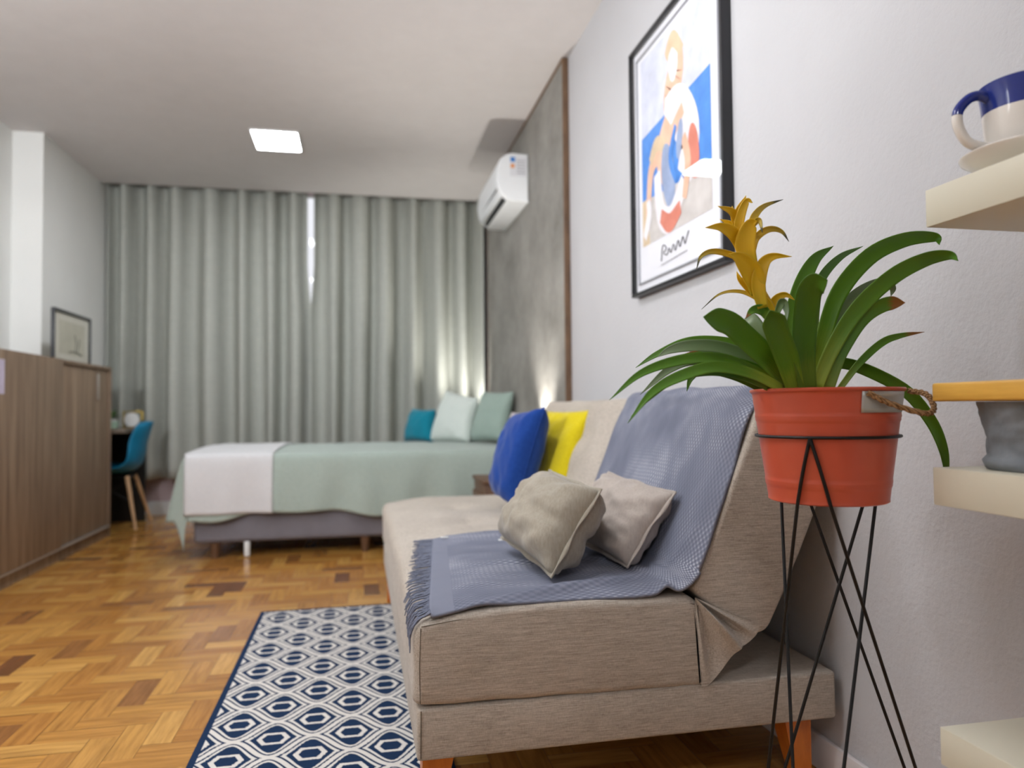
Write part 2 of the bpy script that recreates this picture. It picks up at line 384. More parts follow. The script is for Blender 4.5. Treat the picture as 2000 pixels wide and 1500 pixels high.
# ------------------------------------------------------------------ sofa
def linen():
    t = NT('sofa_linen', .88, spec=.25)
    n1 = t.noise(t.coord('Object', (22, 620, 620)), 1, 4, .7); n2 = t.noise(t.coord('Object', (620, 30, 130)), 1, 3, .6); n3 = t.noise(t.coord(), 5, 3)
    n4 = t.noise(t.coord('Object', (90, 900, 900)), 1, 2, .7)
    s = t.m('ADD', t.m('ADD', t.m('MULTIPLY', n1, .5), t.m('MULTIPLY', n2, .22)), t.m('ADD', t.m('MULTIPLY', n3, .12), t.m('MULTIPLY', n4, .2)))
    t.col(t.ramp(s, [(.40, (140, 129, 118)), (.47, (166, 156, 144)), (.54, (182, 172, 160)), (.64, (208, 199, 187))])); t.bump(s, .3, .002); t.b.inputs['Sheen Weight'].default_value = .15
    return t.mat
M_sofa = linen(); M_seam = plain('seam_thread', (96, 86, 74), .9)
M_orange = wood('orange_beech', (196, 104, 34), (226, 134, 52), .35)
SY0, SY1 = 1.57, 3.62
sofa = thing('sofa_bed', (.6, 2.6, 0), 'beige linen sofa bed with reclined tufted back and orange wooden legs, along the right wall', 'sofa')
def round_poly(pts, r, seg=4, step=.03):
    out = []; n = len(pts)
    for i in range(n):
        p = Vector(pts[i]); a = Vector(pts[i-1]); c = Vector(pts[(i+1) % n]); rr = r[i] if isinstance(r, list) else r
        da = (a-p); dc = (c-p); d = min(rr, da.length*.45, dc.length*.45); q0 = p+da.normalized()*d; q1 = p+dc.normalized()*d
        for k in range(seg+1):
            f = k/seg; out.append(q0.lerp(p, f).lerp(p.lerp(q1, f), f))
    res = []
    for i in range(len(out)):
        a, c = out[i], out[(i+1) % len(out)]; m = max(1, int((c-a).length/step))
        for k in range(m): res.append(a.lerp(c, k/m))
    return res
def soft_prism(poly, y0, y1, r=.02, ny=60, disp=None):
    n = len(poly); cx = sum((p for p in poly), Vector((0, 0)))/n
    area = sum(poly[i].x*poly[(i+1) % n].y-poly[(i+1) % n].x*poly[i].y for i in range(n)); sg = 1 if area > 0 else -1
    nor = []
    for i in range(n):
        tdir = (poly[(i+1) % n]-poly[i-1]); nor.append(Vector((tdir.y, -tdir.x)).normalized()*sg)
    lay = []
    for k in range(5): a = k/4*math.pi/2; lay.append((y0+r*(1-math.sin(a)), r*(1-math.cos(a))))
    lay = [(y0+r*(1-math.sin(k/4*math.pi/2)), r*(1-math.cos(k/4*math.pi/2))) for k in range(4, -1, -1)]
    lay += [(y0+r+(y1-y0-2*r)*k/ny, 0) for k in range(1, ny)]
    lay += [(y1-r*(1-math.sin(k/4*math.pi/2)), r*(1-math.cos(k/4*math.pi/2))) for k in range(0, 5)]
    vs = []
    for y, ins in lay:
        for p, q in zip(poly, nor):
            w = p-q*ins; v = Vector((w.x, y, w.y))
            if disp: v = disp(v, q)
            vs.append(v)
    fs = [(i*n+k, i*n+(k+1) % n, (i+1)*n+(k+1) % n, (i+1)*n+k) for i in range(len(lay)-1) for k in range(n)]
    fs.append(tuple(range(n))); fs.append(tuple((len(lay)-1)*n+k for k in range(n)))
    return vs, fs
tufts_seat = [(x, y) for x in (.42,) for y in (1.98, 2.4, 2.82, 3.24)]
def seat_disp(v, q):
    if q.y > .6:
        d = 0
        for tx, ty in tufts_seat:
            rr = (v.x-tx)**2+(v.y-ty)**2; d += .022*math.exp(-rr/.0045)+.008*math.exp(-abs(v.x-tx)/.02)*math.exp(-rr/.05)
        edge = min(1, (v.x-.1)/.12)
        v = v+Vector((0, 0, -d+.004*nz(v.x*6, v.y*6)))
    elif q.y < -.6: v = v+Vector((0, 0, .003*nz(v.x*12, v.y*9)))
    else: v = v+Vector((.004*nz(v.y*5, v.z*9), 0, 0))
    return v
seatpoly = round_poly([(.112, .276), (.772, .266), (.772, .44), (.735, .474), (.3, .476), (.112, .452)], [.02, .008, .03, .02, .1, .035], step=.022)
vs, fs = soft_prism(seatpoly, SY0, SY1, .018, 84, seat_disp)
MB().add(vs, fs).build('seat_cushion', M_sofa, sofa, angle=50)
def back_n(v):  return Vector((-.91, 0, .41))
BD = Vector((.398, .917)); BN = Vector((-.917, .398))
B0 = Vector((.742, .486))
tuft_back = [(s, y) for s in (.16, .33) for y in (1.98, 2.4, 2.82, 3.24)]
def back_disp(v, q):
    if q.x < -.6:
        s = (Vector((v.x, v.z))-B0).dot(BD); d = 0
        for ts, ty in tuft_back:
            rr = (s-ts)**2+(v.y-ty)**2; d += .02*math.exp(-rr/.004)+.006*math.exp(-abs(s-ts)/.02)*math.exp(-rr/.05)
        d -= .004*nz(v.y*6, s*6)
        return v+Vector((.917, 0, -.398))*d
    return v+Vector((.003*nz(v.y*5, v.z*8, 3), 0, .004*nz(v.y*5, v.x*8, 7)))
backpoly = round_poly([(.742, .484), (.925, .908), (.945, .932), (1.06, .912), (1.108, .86), (1.10, .74), (.968, .452), (.926, .378), (.86, .37)], [.02, .05, .03, .05, .05, .05, .03, .02, .05], step=.022)
vs, fs = soft_prism(backpoly, SY0+.002, SY1-.004, .012, 84, back_disp)
MB().add(vs, fs).build('backrest', M_sofa, sofa, angle=50)
# pleated hinge fabric between seat and back
arc = cr([(.757, 0, .268), (.774, 0, .270), (.803, 0, .296), (.845, 0, .344), (.868, 0, .354), (.886, 0, .366), (.898, 0, .378), (.904, 0, .395)], 60)
piv = Vector((.745, 0, .468))
def gus(u, v):
    a = arc[int(round(u*60))]; p = piv.lerp(a, v)
    fold = .018*math.sin(u*math.pi*5.2+.5)*math.sin(v*math.pi)*math.sin(u*math.pi)+.012*math.exp(-((u-.45)/.05)**2)*v
    return (p.x, SY0-.0012-fold*min(1, u*6), p.z)
g = MB().grid(gus, 60, 18)
g.grid(lambda u, v: (arc[int(round(u*60))].x, SY0-.0012+v*(SY1-SY0-.02), arc[int(round(u*60))].z), 60, 2)
g.build('hinge_gusset', M_sofa, sofa, angle=70)
# base
b = MB().box(.118, 1.102, SY0+.004, SY1, .163, .272, .008, 3)
b.build('base', M_sofa, sofa)
sm = MB()
def yb(z): return SY0-.0005
sm.tube([(x, SY0+.002, z) for x, z in ((.128, .443), (.2, .452), (.3, .459), (.45, .461), (.6, .459), (.72, .457), (.745, .452))], .0011, 5)
sm.tube([(.752, SY0-.0006, .45), (.757, SY0-.0006, .36), (.758, SY0-.0006, .277)], .0009, 5)
sm.tube([(.127, SY0+.001, .44), (.124, SY0+.001, .36), (.125, SY0+.001, .285)], .001, 5)
sm.tube([(.783, SY0+.003, .50), (.86, SY0+.003, .68), (.95, SY0+.003, .885)], .001, 5)
sm.tube([(.127, SY0+.003, .268), (.126, SY0+.003, .17)], .001, 5)
sm.build('seam', M_seam, sofa)
for (x, y, dx, dy) in ((.17, 1.66, -.02, -.025), (1.03, 1.66, .012, -.025), (.17, 3.52, -.02, .025), (1.03, 3.52, .012, .025)):
    vs = []
    for z, w, ox_, oy_ in ((.164, .036, 0, 0), (.0145 if x < .5 and y < 3.4 else .001, .019, dx, dy)):
        for sx, sy_ in ((-1, -1), (1, -1), (1, 1), (-1, 1)): vs.append((x+ox_+sx*w, y+oy_+sy_*w, z))
    MB().add(vs, [(0, 1, 2, 3), (4, 5, 6, 7), (0, 1, 5, 4), (1, 2, 6, 5), (2, 3, 7, 6), (3, 0, 4, 7)]).build('leg', M_orange, sofa, smooth=False)

# ------------------------------------------------------------------ throw blanket
def throw_mat():
    t = NT('waffle_throw', .95, spec=.15); c = t.n('ShaderNodeTexCoord'); sp = t.n('ShaderNodeSeparateXYZ'); t.l(c.outputs['UV'], sp.inputs[0])
    m = t.m; k = 2*math.pi/.0145
    w = m('MULTIPLY', m('SUBTRACT', t.noise(c.outputs['UV'], 8, 2), .5), .01)
    a = m('SINE', m('MULTIPLY', m('ADD', sp.outputs[0], w), k)); b_ = m('SINE', m('MULTIPLY', m('ADD', sp.outputs[1], w), k))
    h = m('ADD', m('MULTIPLY', m('MULTIPLY', a, b_), .5), .5); fz = t.noise(t.coord('UV', (900, 900, 1)), 1, 2)
    # plain woven band near the fringe end
    band = m('GREATER_THAN', sp.outputs[0], .05)
    soft = t.ramp(t.noise(c.outputs['UV'], 3.5, 3), [(.35, (120, 120, 120)), (.6, (255, 255, 255))]); h = m('MULTIPLY', m('MULTIPLY', h, band), soft); h = m('ADD', h, m('MULTIPLY', m('SUBTRACT', 1.0, band), .4))
    s = m('ADD', m('MULTIPLY', h, .7), m('MULTIPLY', fz, .3))
    t.col(t.ramp(s, [(.15, (104, 108, 124)), (.5, (132, 135, 150)), (.8, (194, 195, 205))])); t.bump(s, .9, .003); return t.mat
M_throw = throw_mat()
TY0, TY1 = 1.575, 2.45
path = cr([(.19, 0, .466), (.3, 0, .4785), (.5, 0, .480), (.66, 0, .4815), (.722, 0, .497), (.752, 0, .53), (.80, 0, .64), (.86, 0, .778), (.905, 0, .885), (.93, 0, .931), (.965, 0, .9455), (1.04, 0, .935)], 220)
acc = [0]
for i in range(220): acc.append(acc[-1]+(path[i+1]-path[i]).length)
TL = acc[-1]
def thr(u, v):
    i = min(219, int(u*220)); f_ = u*220-i; p = path[i].lerp(path[i+1], f_); tdir = (path[i+1]-path[i]).normalized(); nr = Vector((-tdir.z, 0, tdir.x))
    y = TY0+v*(TY1-TY0)
    x_sh = -.045*(1-v)*max(0, 1-u*3) + .05*v*max(0, 1-u*3)
    s = u*TL
    wr = .010*max(0, nz(s*7, y*5, 1.3))+.008*max(0, nz(s*16+y*9, y*13, 5))*(1 if s < .6 else .35)
    if u < .5:  # diagonal creases running out from under the cushions
        wr += .014*math.exp(-((y-1.66-.5*(s-.25))/.018)**2)*math.exp(-((s-.22)/.12)**2)
        wr += .010*math.exp(-((y-1.93+.25*(s-.2))/.02)**2)*math.exp(-((s-.25)/.14)**2)
        wr += .016*math.exp(-((s-.34)/.02)**2)*math.exp(-((y-TY0)/.05)**2)
    yy = y
    if v < .5: yy += (.5-v)*2*(.012*math.sin(s*9)+.008*nz(s*10, 3))+(.03*(1-u*4) if u < .25 and v < .2 else 0)*0
    if u > .45: yy += (.5-v)*2*.012
    q = Vector((p.x+x_sh, yy, p.z))+nr*(wr+.001)
    if v < .07 and u > .0: q += Vector((0, -.004, 0))*(1-v/.07)-nr*.009*(1-v/.07)**1.5
    return q
th = thing('throw_blanket', (.6, 2.0, .48), 'blue-grey waffle throw with fringe draped over the near half of the sofa seat and back', 'throw blanket')
o = MB().grid(thr, 220, 130, lambda u, v: (u*TL, v*.87)).build('blanket', M_throw, th, angle=180); solidify(o, .006, 1)
fr = MB(); r = random.Random(5)
for k in range(110):
    v = k/109; a = thr(0, v)+Vector((.004, 0, .003)); L = r.uniform(.05, .07)
    pts = [a]; dx = r.uniform(-.01, .01); d2 = r.uniform(-.014, .014)
    for j in range(1, 6):
        f_ = j/5; x = a.x-L*f_; y = a.y+dx*f_+d2*math.sin(f_*3)-.004*f_; ztop = .4555+(x-.112)*.125-max(0, .15-x)**2*5
        if x < .118: ztop = .45-(.118-x)*1.8
        pts.append(Vector((max(x, .105), y, min(a.z, ztop+.002+r.uniform(0, .003)))))
    fr.tube(pts, [.0028, .0026, .0022, .002, .0018, .0012], 5)
M_fringe = fabric('fringe_yarn', (104, 109, 126), threads=(300, 300, 300))
fr.build('fringe', M_fringe, th)
for (px, py) in ((868, 1050), (981, 1055)):
    q = P(px, py, 2, .487)
    MB().box(q.x-.012, q.x+.012, q.y-.006, q.y+.006, .487, .4895, .0005).build('care_label', M_white, th)

# ------------------------------------------------------------------ pillows
def pillow(name, A, B, C, D, T, mat, label, group=None, flange=0, n=34, seed=0, wr=.006, pinch=.07, seam=None, puff=.42):
    A, B, C, D = map(Vector, (A, B, C, D)); c = (A+B+C+D)/4
    nr = (B-A).cross(D-A).normalized()
    if nr.y > 0: nr = -nr
    ex = (D-A).normalized()
    sc = ((B-A).length+(D-A).length)/2
    def pos(u, v, side):
        p = A*(1-u)*(1-v)+D*u*(1-v)+B*(1-u)*v+C*u*v
        a, b_ = 2*u-1, 2*v-1
        # concave edges, full corners
        pin = pinch*((abs(a)**3)*(1-b_*b_)+(abs(b_)**3)*(1-a*a))
        p = c+(p-c)*(1-pin)
        h = (max(0, 1-abs(a)**2.6)*max(0, 1-abs(b_)**2.6))**puff
        w = wr*(nz(u*5+seed, v*5, seed)+.6*nz(u*11, v*9+seed, 2+seed)) + wr*1.2*math.sin((a+b_)*9+seed)*(abs(a*b_))**1.2
        hh = T/2*h + w*min(1, h*1.6)
        return p+nr*side*hh
    root = thing(name, c-Vector((0, 0, (c.z-min(A.z, D.z)))), label, 'cushion', group)
    mb = MB(); mb.grid(lambda u, v: pos(u, v, 1), n, n, lambda u, v: (u*sc, v*sc)); mb.grid(lambda u, v: pos(u, v, -1), n, n, lambda u, v: (u*sc, v*sc))
    o = mb.build('cover', mat, root, angle=180)
    # weld the rim
    bm = bmesh.new(); bm.from_mesh(o.data); bmesh.ops.remove_doubles(bm, verts=bm.verts[:], dist=.0004); bmesh.ops.recalc_face_normals(bm, faces=bm.faces[:]); bm.to_mesh(o.data); bm.free()
    rim = []
    for k in range(n): rim.append(pos(k/n, 0, 1))
    for k in range(n): rim.append(pos(1, k/n, 1))
    for k in range(n): rim.append(pos(1-k/n, 1, 1))
    for k in range(n): rim.append(pos(0, 1-k/n, 1))
    if flange:
        fm = MB(); N = len(rim); vs = []
        for i, p in enumerate(rim):
            out = (p-c); out -= nr*out.dot(nr); out.normalize()
            w = flange*(1+.15*math.sin(i*.5+seed))
            vs += [p-out*.004, p+out*w*.5+nr*.002*math.sin(i*.45+seed), p+out*w+nr*.004*math.sin(i*.37+seed*2)]
        fs = []
        for i in range(N):
            j = (i+1) % N
            for k in range(2): fs.append((i*3+k, j*3+k, j*3+k+1, i*3+k+1))
        f_ = fm.add(vs, fs).build('flange', mat, root, angle=180); solidify(f_, .003)
    else:
        MB().tube(rim, .0022, 6, True).build('seam', mat, root)
    return root
M_taupe = fabric('taupe_cotton', (158, 150, 136), threads=(200, 200, 40), var=9, bump=.2)
M_taupe2 = fabric('rose_taupe_cotton', (176, 165, 156), threads=(200, 200, 40), var=8, bump=.15)
M_blue = fabric('royal_blue_cotton', (20, 60, 134), threads=(300, 300, 60), var=10, bump=.12)
M_yellow = fabric('mustard_yellow_cotton', (204, 184, 20), threads=(300, 300, 60), var=10, bump=.12)
M_teal = fabric('teal_cotton', (14, 124, 146), threads=(300, 300, 60), var=8)
M_pwhite = fabric('pale_mint_cotton', (206, 214, 208), threads=(300, 300, 60), var=8)
M_sage = fabric('sage_cotton', (150, 168, 158), threads=(300, 300, 60), var=8)
M_pink = fabric('pinkish_white_cotton', (222, 212, 214), threads=(300, 300, 60), var=6)
pillow('cushion', (.446, 1.70, .505), (.570, 1.71, .698), (.545, 2.08, .715), (.404, 2.09, .53), .18, M_taupe, 'greenish taupe cushion with raised seam, in front on the throw nearest the sofa edge', 'taupe cushions on the sofa throw', flange=.011, seed=1, wr=.012)
pillow('cushion', (.655, 1.755, .505), (.785, 1.76, .68), (.737, 2.12, .70), (.61, 2.13, .52), .125, M_taupe2, 'pinkish taupe cushion between the front taupe cushion and the sofa back', 'taupe cushions on the sofa throw', flange=.011, seed=4, wr=.012)
pillow('cushion', (.612, 2.90, .495), (.728, 2.86, .905), (.685, 3.16, .875), (.575, 3.15, .53), .17, M_blue, 'royal blue square cushion standing on the sofa seat', seed=7, wr=.008, pinch=.06)
pillow('cushion', (.79, 2.86, .50), (.92, 2.87, .888), (.80, 3.27, .89), (.715, 3.24, .50), .10, M_yellow, 'mustard yellow square cushion leaning on the sofa back behind the blue one', seed=11, wr=.008, pinch=.05)

# ------------------------------------------------------------------ bed
M_cover = fabric('sage_coverlet', (162, 175, 167), threads=(120, 120, 120), var=8, bump=.3)
M_runner = fabric('white_runner', (206, 206, 208), threads=(160, 160, 160), var=6, bump=.3)
M_boxb = plain('grey_box_base', (118, 115, 122), .85, var=5)
M_brown = wood('brown_wood', (84, 58, 40), (112, 80, 56))
BX0, BX1, BY0, BY1, BZ = -1.0, 1.07, 4.77, 6.14, .628
bed = thing('bed', (.03, 5.45, 0), 'double bed on a grey box base, its head against the right wall', 'bed')
MB().box(BX0+.02, BX1, BY0+.02, BY1-.02, .095, .33, .03, 4).build('box_base', M_boxb, bed)
MB().box(BX0+.01, BX1, BY0+.01, BY1-.01, .332, BZ-.012, .06, 5).build('mattress', M_white, bed)
for x, y in ((-.62+.66, 4.83), (-.86, 4.83), (.95, 4.83), (-.86, 6.05), (.04, 6.05), (.95, 6.05)):
    MB().lathe([(.022, 0), (.03, .095)], (x, y, .001), 16, caps=True).build('leg', M_brown, bed)
MB().box(-.69, -.655, 4.80, 4.83, .001, .1, .012, 3).build('leg', M_white, bed)['label'] = 'white metal support leg'
def drape(s, t, lift=0, over=1.0, seed=0, z0=BZ):
    ax = max(0, (BX0-.005)-s); by = max(0, (BY0-.005)-t); bz = max(0, t-(BY1+.005))
    x = max(s, BX0-.005); y = min(max(t, BY0-.005), BY1+.005)
    r_ = math.hypot(ax, max(by, bz)); k = min(ax, max(by, bz)); dirx, diry = (-ax/r_, (-by+bz)/r_) if r_ > 1e-6 else (0, 0)
    z = z0+.015*math.sin(max(0, min(1, (y-BY0)/(BY1-BY0)))*math.pi)+.004*nz(s*4+seed, t*4)
    # soft edge
    e = .03; drop = r_
    if r_ > 0:
        ou = e*(1-math.exp(-r_/e)); drop = max(0, r_-.012)*.97
        rip = (.012*math.sin(s*11+seed)+.01*math.sin(s*23+1))*min(1, r_/.3) if ax == 0 else .012*math.sin(t*12)*min(1, r_/.3)
        ou += rip*(1 if k == 0 else .2)
        x += dirx*ou*(0 if k > 0 else 1)-.20*ax+.17*k; y += diry*ou+((-.04*k) if by > 0 else (.1*k if bz > 0 else 0))
    zz = z+lift-drop
    if r_ > 0: x += dirx*lift; y += diry*lift
    return (x, y, max(zz, .012+lift))
def hem(s): return .395+.022*math.sin(s*5.5+.6)+.012*math.sin(s*13)
def cov(u, v):
    s = (BX0-.42)+u*(BX1-.01-(BX0-.42)); h = hem(s) if s > BX0 else .42
    t = (BY0-h)+v*(BY1-BY0+h+.3)
    return drape(s, t)
def cov2(u, v):
    s = (BX0-.42)+u*(BX1-.01-(BX0-.42)); h = hem(s) if s > BX0 else .42
    # two zones so that the fold at the edge is crisp
    return drape(s, (BY0-h)+v*(BY1-BY0+h+.3))
o = MB().grid(cov2, 150, 130, lambda u, v: (u*2.4, v*2)).build('bed_coverlet', M_cover, loc=(.03, 5.45, BZ), angle=180); solidify(o, .004, 1)
tag(o, 'sage green coverlet hanging over the side and foot of the bed', 'bedspread')
def run(u, v):
    s = (BX0-.012)+u*.50; t = (BY0-.385)+v*(BY1-BY0+.385+.25); p = drape(max(s, BX0-.006), t, .008)
    return (p[0]-(.012 if u == 0 else 0), p[1], p[2])
o = MB().grid(run, 40, 110, lambda u, v: (u*.5, v*2)).build('bed_runner', M_runner, loc=(-.75, 5.45, BZ), angle=180); solidify(o, .006, 1)
tag(o, 'white blanket runner folded across the foot of the bed', 'bed runner')
zb = .655
def bp(px, py, y): return P(px, py, 1, y)
pillow('bed_cushion', bp(846, 864, 5.75), bp(850, 800, 5.78), bp(806, 798, 6.0), bp(790, 862, 6.0), .16, M_teal, 'small teal cushion at the front of the pillows on the bed', seed=2, n=20)
pillow('bed_pillow', bp(915, 864, 5.42), bp(935, 778, 5.46), bp(872, 762, 5.80), bp(838, 864, 5.80), .15, M_pwhite, 'large whitish mint pillow standing beside the teal cushion on the bed', seed=3, n=24)
pillow('bed_pillow', bp(985, 862, 5.08), bp(1003, 765, 5.10), bp(945, 765, 5.50), bp(918, 862, 5.48), .13, M_sage, 'sage green pillow standing right of the whitish mint pillow on the bed', seed=5, n=24)
pillow('bed_pillow', bp(1020, 868, 4.86), bp(1030, 806, 4.88), bp(1000, 806, 5.02), bp(985, 862, 5.0), .08, M_pink, 'pinkish white pillow at the bed head, mostly behind the blue sofa cushion', seed=6, n=20)
# nightstands and uplights
for (y0, y1, lab, lamp) in ((4.2, 4.6, 'brown wooden nightstand beside the bed, partly behind the blue cushion', (1.0, 4.27)), (6.24, 6.6, 'brown wooden nightstand at the far side of the bed under the curtain', (.97, 6.33))):
    ns = thing('nightstand', (.9, (y0+y1)/2, 0), lab, 'nightstand')
    MB().box(.71, 1.05, y0, y1, .12, .46, .003).build('body', M_brown, ns)
    MB().box(.70, 1.055, y0-.01, y1+.01, .461, .485, .003).build('top', M_brown, ns)
    MB().box(.698, .709, y0+.01, y1-.01, .2, .4, .002).build('drawer', M_brown, ns)
    for sx in (.74, 1.01):
        for sy in (y0+.04, y1-.04): MB().lathe([(.012, 0), (.018, .12)], (sx, sy, .0005), 12, caps=True).build('leg', M_brown, ns)
    lt = thing('uplight_lamp', (lamp[0], lamp[1], .4855), 'small white cylinder uplight on the nightstand, '+('near' if y0 < 5 else 'far')+' side of the bed', 'lamp')
    MB().lathe([(0, .0), (.045, 0), (.045, .22), (.04, .22), (.04, .12), (0, .12)], (lamp[0], lamp[1], .486), 24).build('lamp_body', M_white, lt)
    spot('bulb', (lamp[0], lamp[1], .486+.2), (lamp[0]+(.04 if y0 < 5 else .0), lamp[1]+(-.05 if y0 < 5 else .35), 2.5 if y0 < 5 else 1.9), UPLIGHT, 95, .8, (1, .97, .92), .03, lt)

# ------------------------------------------------------------------ air conditioner
M_ac = plain('ac_plastic', (226, 228, 230), .35, var=2)
M_slot = plain('ac_slot', (24, 26, 30), .5, var=2)
AY0, AY1 = 4.66, 5.46
ac = thing('air_conditioner', (XR-.03, 5.06, 2.25), 'white split air conditioner mounted high on the grey wall panel', 'air conditioner')
xw = XR-.031
prof = round_poly([(xw, 2.56), (xw-.13, 2.565), (xw-.195, 2.52), (xw-.215, 2.40), (xw-.20, 2.31), (xw-.13, 2.25), (xw, 2.245)], [.005, .03, .03, .03, .03, .02, .005], step=.05)
vs, fs = soft_prism(prof, AY0, AY1, .008, 4)
MB().add(vs, fs).build('housing', M_ac, ac, angle=35)
MB().add([(xw-.208, AY0+.05, 2.335), (xw-.203, AY1-.05, 2.335), (xw-.150, AY1-.05, 2.258), (xw-.150, AY0+.05, 2.258), (xw-.20, AY0+.05, 2.345), (xw-.20, AY1-.05, 2.345), (xw-.12, AY1-.05, 2.275), (xw-.12, AY0+.05, 2.275)],
         [(0, 1, 2, 3), (4, 5, 6, 7), (0, 1, 5, 4), (2, 3, 7, 6), (0, 3, 7, 4), (1, 2, 6, 5)]).build('air_outlet', M_slot, ac, smooth=False)
Mx = Matrix.Translation((xw-.188, 0, 2.29)) @ Matrix.Rotation(math.radians(-52), 4, 'Y')
MB().box(-.022, .022, AY0+.06, AY1-.06, -.0035, .0035, .002, M=Mx).build('louver', M_ac, ac)
M_lab = [plain('label_white', (214, 214, 218), .5, var=1), plain('label_blue', (60, 120, 190), .5, var=1), plain('label_orange', (220, 140, 70), .5, var=1), plain('label_grey', (150, 150, 156), .5, var=1)]
lb = MB().box(xw-.125, xw-.012, AY0-.0012, AY0-.0002, 2.41, 2.54)
lb.box(xw-.122, xw-.09, AY0-.0018, AY0-.0013, 2.505, 2.535, mi=1).box(xw-.12, xw-.095, AY0-.0018, AY0-.0013, 2.465, 2.49, mi=2)
for k in range(5): lb.box(xw-.08, xw-.022, AY0-.0018, AY0-.0013, 2.43+k*.02, 2.436+k*.02, mi=3)
lb.build('energy_label', M_lab, ac, smooth=False)

# ------------------------------------------------------------------ framed print on the right wall
art = thing('framed_print', (XR, 2.43, 1.84), 'large black framed abstract print in blue and peach on the right wall', 'picture')
aY0, aY1, aZ0, aZ1 = 2.048, 2.83, 1.342, 2.342; xf = XR-.036
f_ = MB(); T_ = .014
for a in ((aY0, aY1, aZ0, aZ0+T_), (aY0, aY1, aZ1-T_, aZ1), (aY0, aY0+T_, aZ0+T_, aZ1-T_), (aY1-T_, aY1, aZ0+T_, aZ1-T_)): f_.box(xf, XR-.0005, a[0], a[1], a[2], a[3], .0015)
f_.build('frame', M_blackframe, art)
M_silver = plain('silver_fillet', (170, 172, 178), .35, .6, var=3)
f_ = MB()
i0, i1, j0, j1 = aY0+.045, aY1-.045, aZ0+.045, aZ1-.045
for a in ((i0, i1, j0, j0+.007), (i0, i1, j1-.007, j1), (i0, i0+.007, j0+.007, j1-.007), (i1-.007, i1, j0+.007, j1-.007)): f_.box(XR-.022, XR-.0165, a[0], a[1], a[2], a[3])
f_.build('inner_fillet', M_silver, art, smooth=False)
M_paper = plain('white_paper', (232, 232, 238), .6, var=1)
MB().box(XR-.016, XR-.001, aY0+T_, aY1-T_, aZ0+T_, aZ1-T_).build('mat_board', M_paper, art, smooth=False)
def pc(n_, c): return plain('ink_'+n_, c, .6, var=12, scale=14)
inks = [pc('lavender', (206, 210, 226)), pc('blue', (66, 134, 214)), pc('sand', (206, 200, 196)), pc('peach', (232, 186, 158)), pc('rose', (214, 128, 108)), pc('white', (236, 232, 236)), pc('greyblue', (150, 166, 198)), pc('ochre', (214, 190, 156)), pc('ink', (60, 56, 66))]
u0, u1, v0, v1 = .11, .86, .19, .93
LAY = [0]
def A(u, v):  # u from the left edge (far) to the right edge (near), v upwards
    return Vector((XR-.0166-LAY[0]*.00012, aY1-(aY1-aY0)*u, aZ0+(aZ1-aZ0)*v))
pr = MB()
def shp(pts, mi, ext=True):
    LAY[0] += 1; pr.add([A(*p) for p in pts], [tuple(range(len(pts)))], mi=mi)
def blob(cx, cy, rx, ry, mi, rot=0, k=28, pw=1.0):
    pts = []
    for i in range(k):
        a = 2*math.pi*i/k; x = math.cos(a)*rx; y = math.sin(a)*ry; pts.append((cx+x*math.cos(rot)-y*math.sin(rot), cy+x*math.sin(rot)+y*math.cos(rot)))
    shp(pts, mi)
def band(pts, w, mi):
    q = cr([(x, y, 0) for x, y in pts], 20); L_, R_ = [], []
    for i, p in enumerate(q):
        t_ = (q[min(i+1, 20)]-q[max(i-1, 0)]).normalized(); ww = w*(.5+.5*math.sin(math.pi*(.15+.7*i/20))); L_.append((p.x-t_.y*ww, p.y+t_.x*ww)); R_.append((p.x+t_.y*ww, p.y-t_.x*ww))
    LAY[0] += 1; n_ = len(L_); pr.add([A(*p) for p in L_+R_], [(i, i+1, n_+i+1, n_+i) for i in range(n_-1)], mi=mi)
shp([(u0, v0), (u1, v0), (u1, v1), (u0, v1)], 0)
shp([(u0, .36), (u1, .30), (u1, .66), (u0, .62)], 1)
shp([(u0, v0), (u1, v0), (u1, .335), (u0, .37)], 2)
shp([(u0, v0), (.2, v0), (.17, .37), (u0, .37)], 7)
band([(.5, .86), (.53, .76), (.47, .68), (.52, .6)], .085, 3); blob(.5, .80, .05, .075, 5); band([(.42, .84), (.5, .88), (.6, .80)], .03, 7)
band([(.40, .62), (.55, .60), (.66, .48), (.60, .36)], .10, 5); band([(.44, .6), (.36, .50), (.40, .40)], .06, 3)
band([(.18, .30), (.24, .48), (.42, .52), (.60, .60)], .035, 3); band([(.22, .5), (.30, .55), (.40, .52)], .03, 7)
blob(.43, .40, .07, .13, 6, .3); band([(.30, .44), (.34, .28), (.46, .24), (.60, .34)], .05, 5)
band([(.34, .27), (.44, .225), (.56, .26)], .035, 4); blob(.70, .42, .05, .10, 4, .2); band([(.6, .5), (.64, .4), (.6, .28)], .03, 3)
band([(.52, .56), (.46, .46), (.52, .36)], .02, 1); blob(.56, .5, .03, .07, 6, -.3); band([(.14, .22), (.2, .3), (.19, .36)], .03, 5)
# handwritten scribble under the picture, as on the photographed print
sc_ = [(.34, .10), (.36, .155), (.40, .14), (.37, .125), (.41, .115), (.43, .135), (.45, .115), (.48, .14), (.50, .115), (.53, .145), (.55, .12), (.58, .15), (.60, .125), (.64, .16), (.60, .12)]
LAY[0] += 2; q = cr([(x, y, 0) for x, y in sc_], 120)
pr.tube([A(p.x, p.y) for p in q], .0016, 4, mi=8); pr.tube([A(.34+.28*i/10, .085+.01*i/10) for i in range(11)], .001, 4, mi=8)
pr.build('print', inks, art, smooth=False)
MB().box(XR-.031, XR-.0295, aY0+T_+.0005, aY1-T_-.0005, aZ0+T_+.0005, aZ1-T_-.0005).build('glass', M_glass, art, smooth=False)

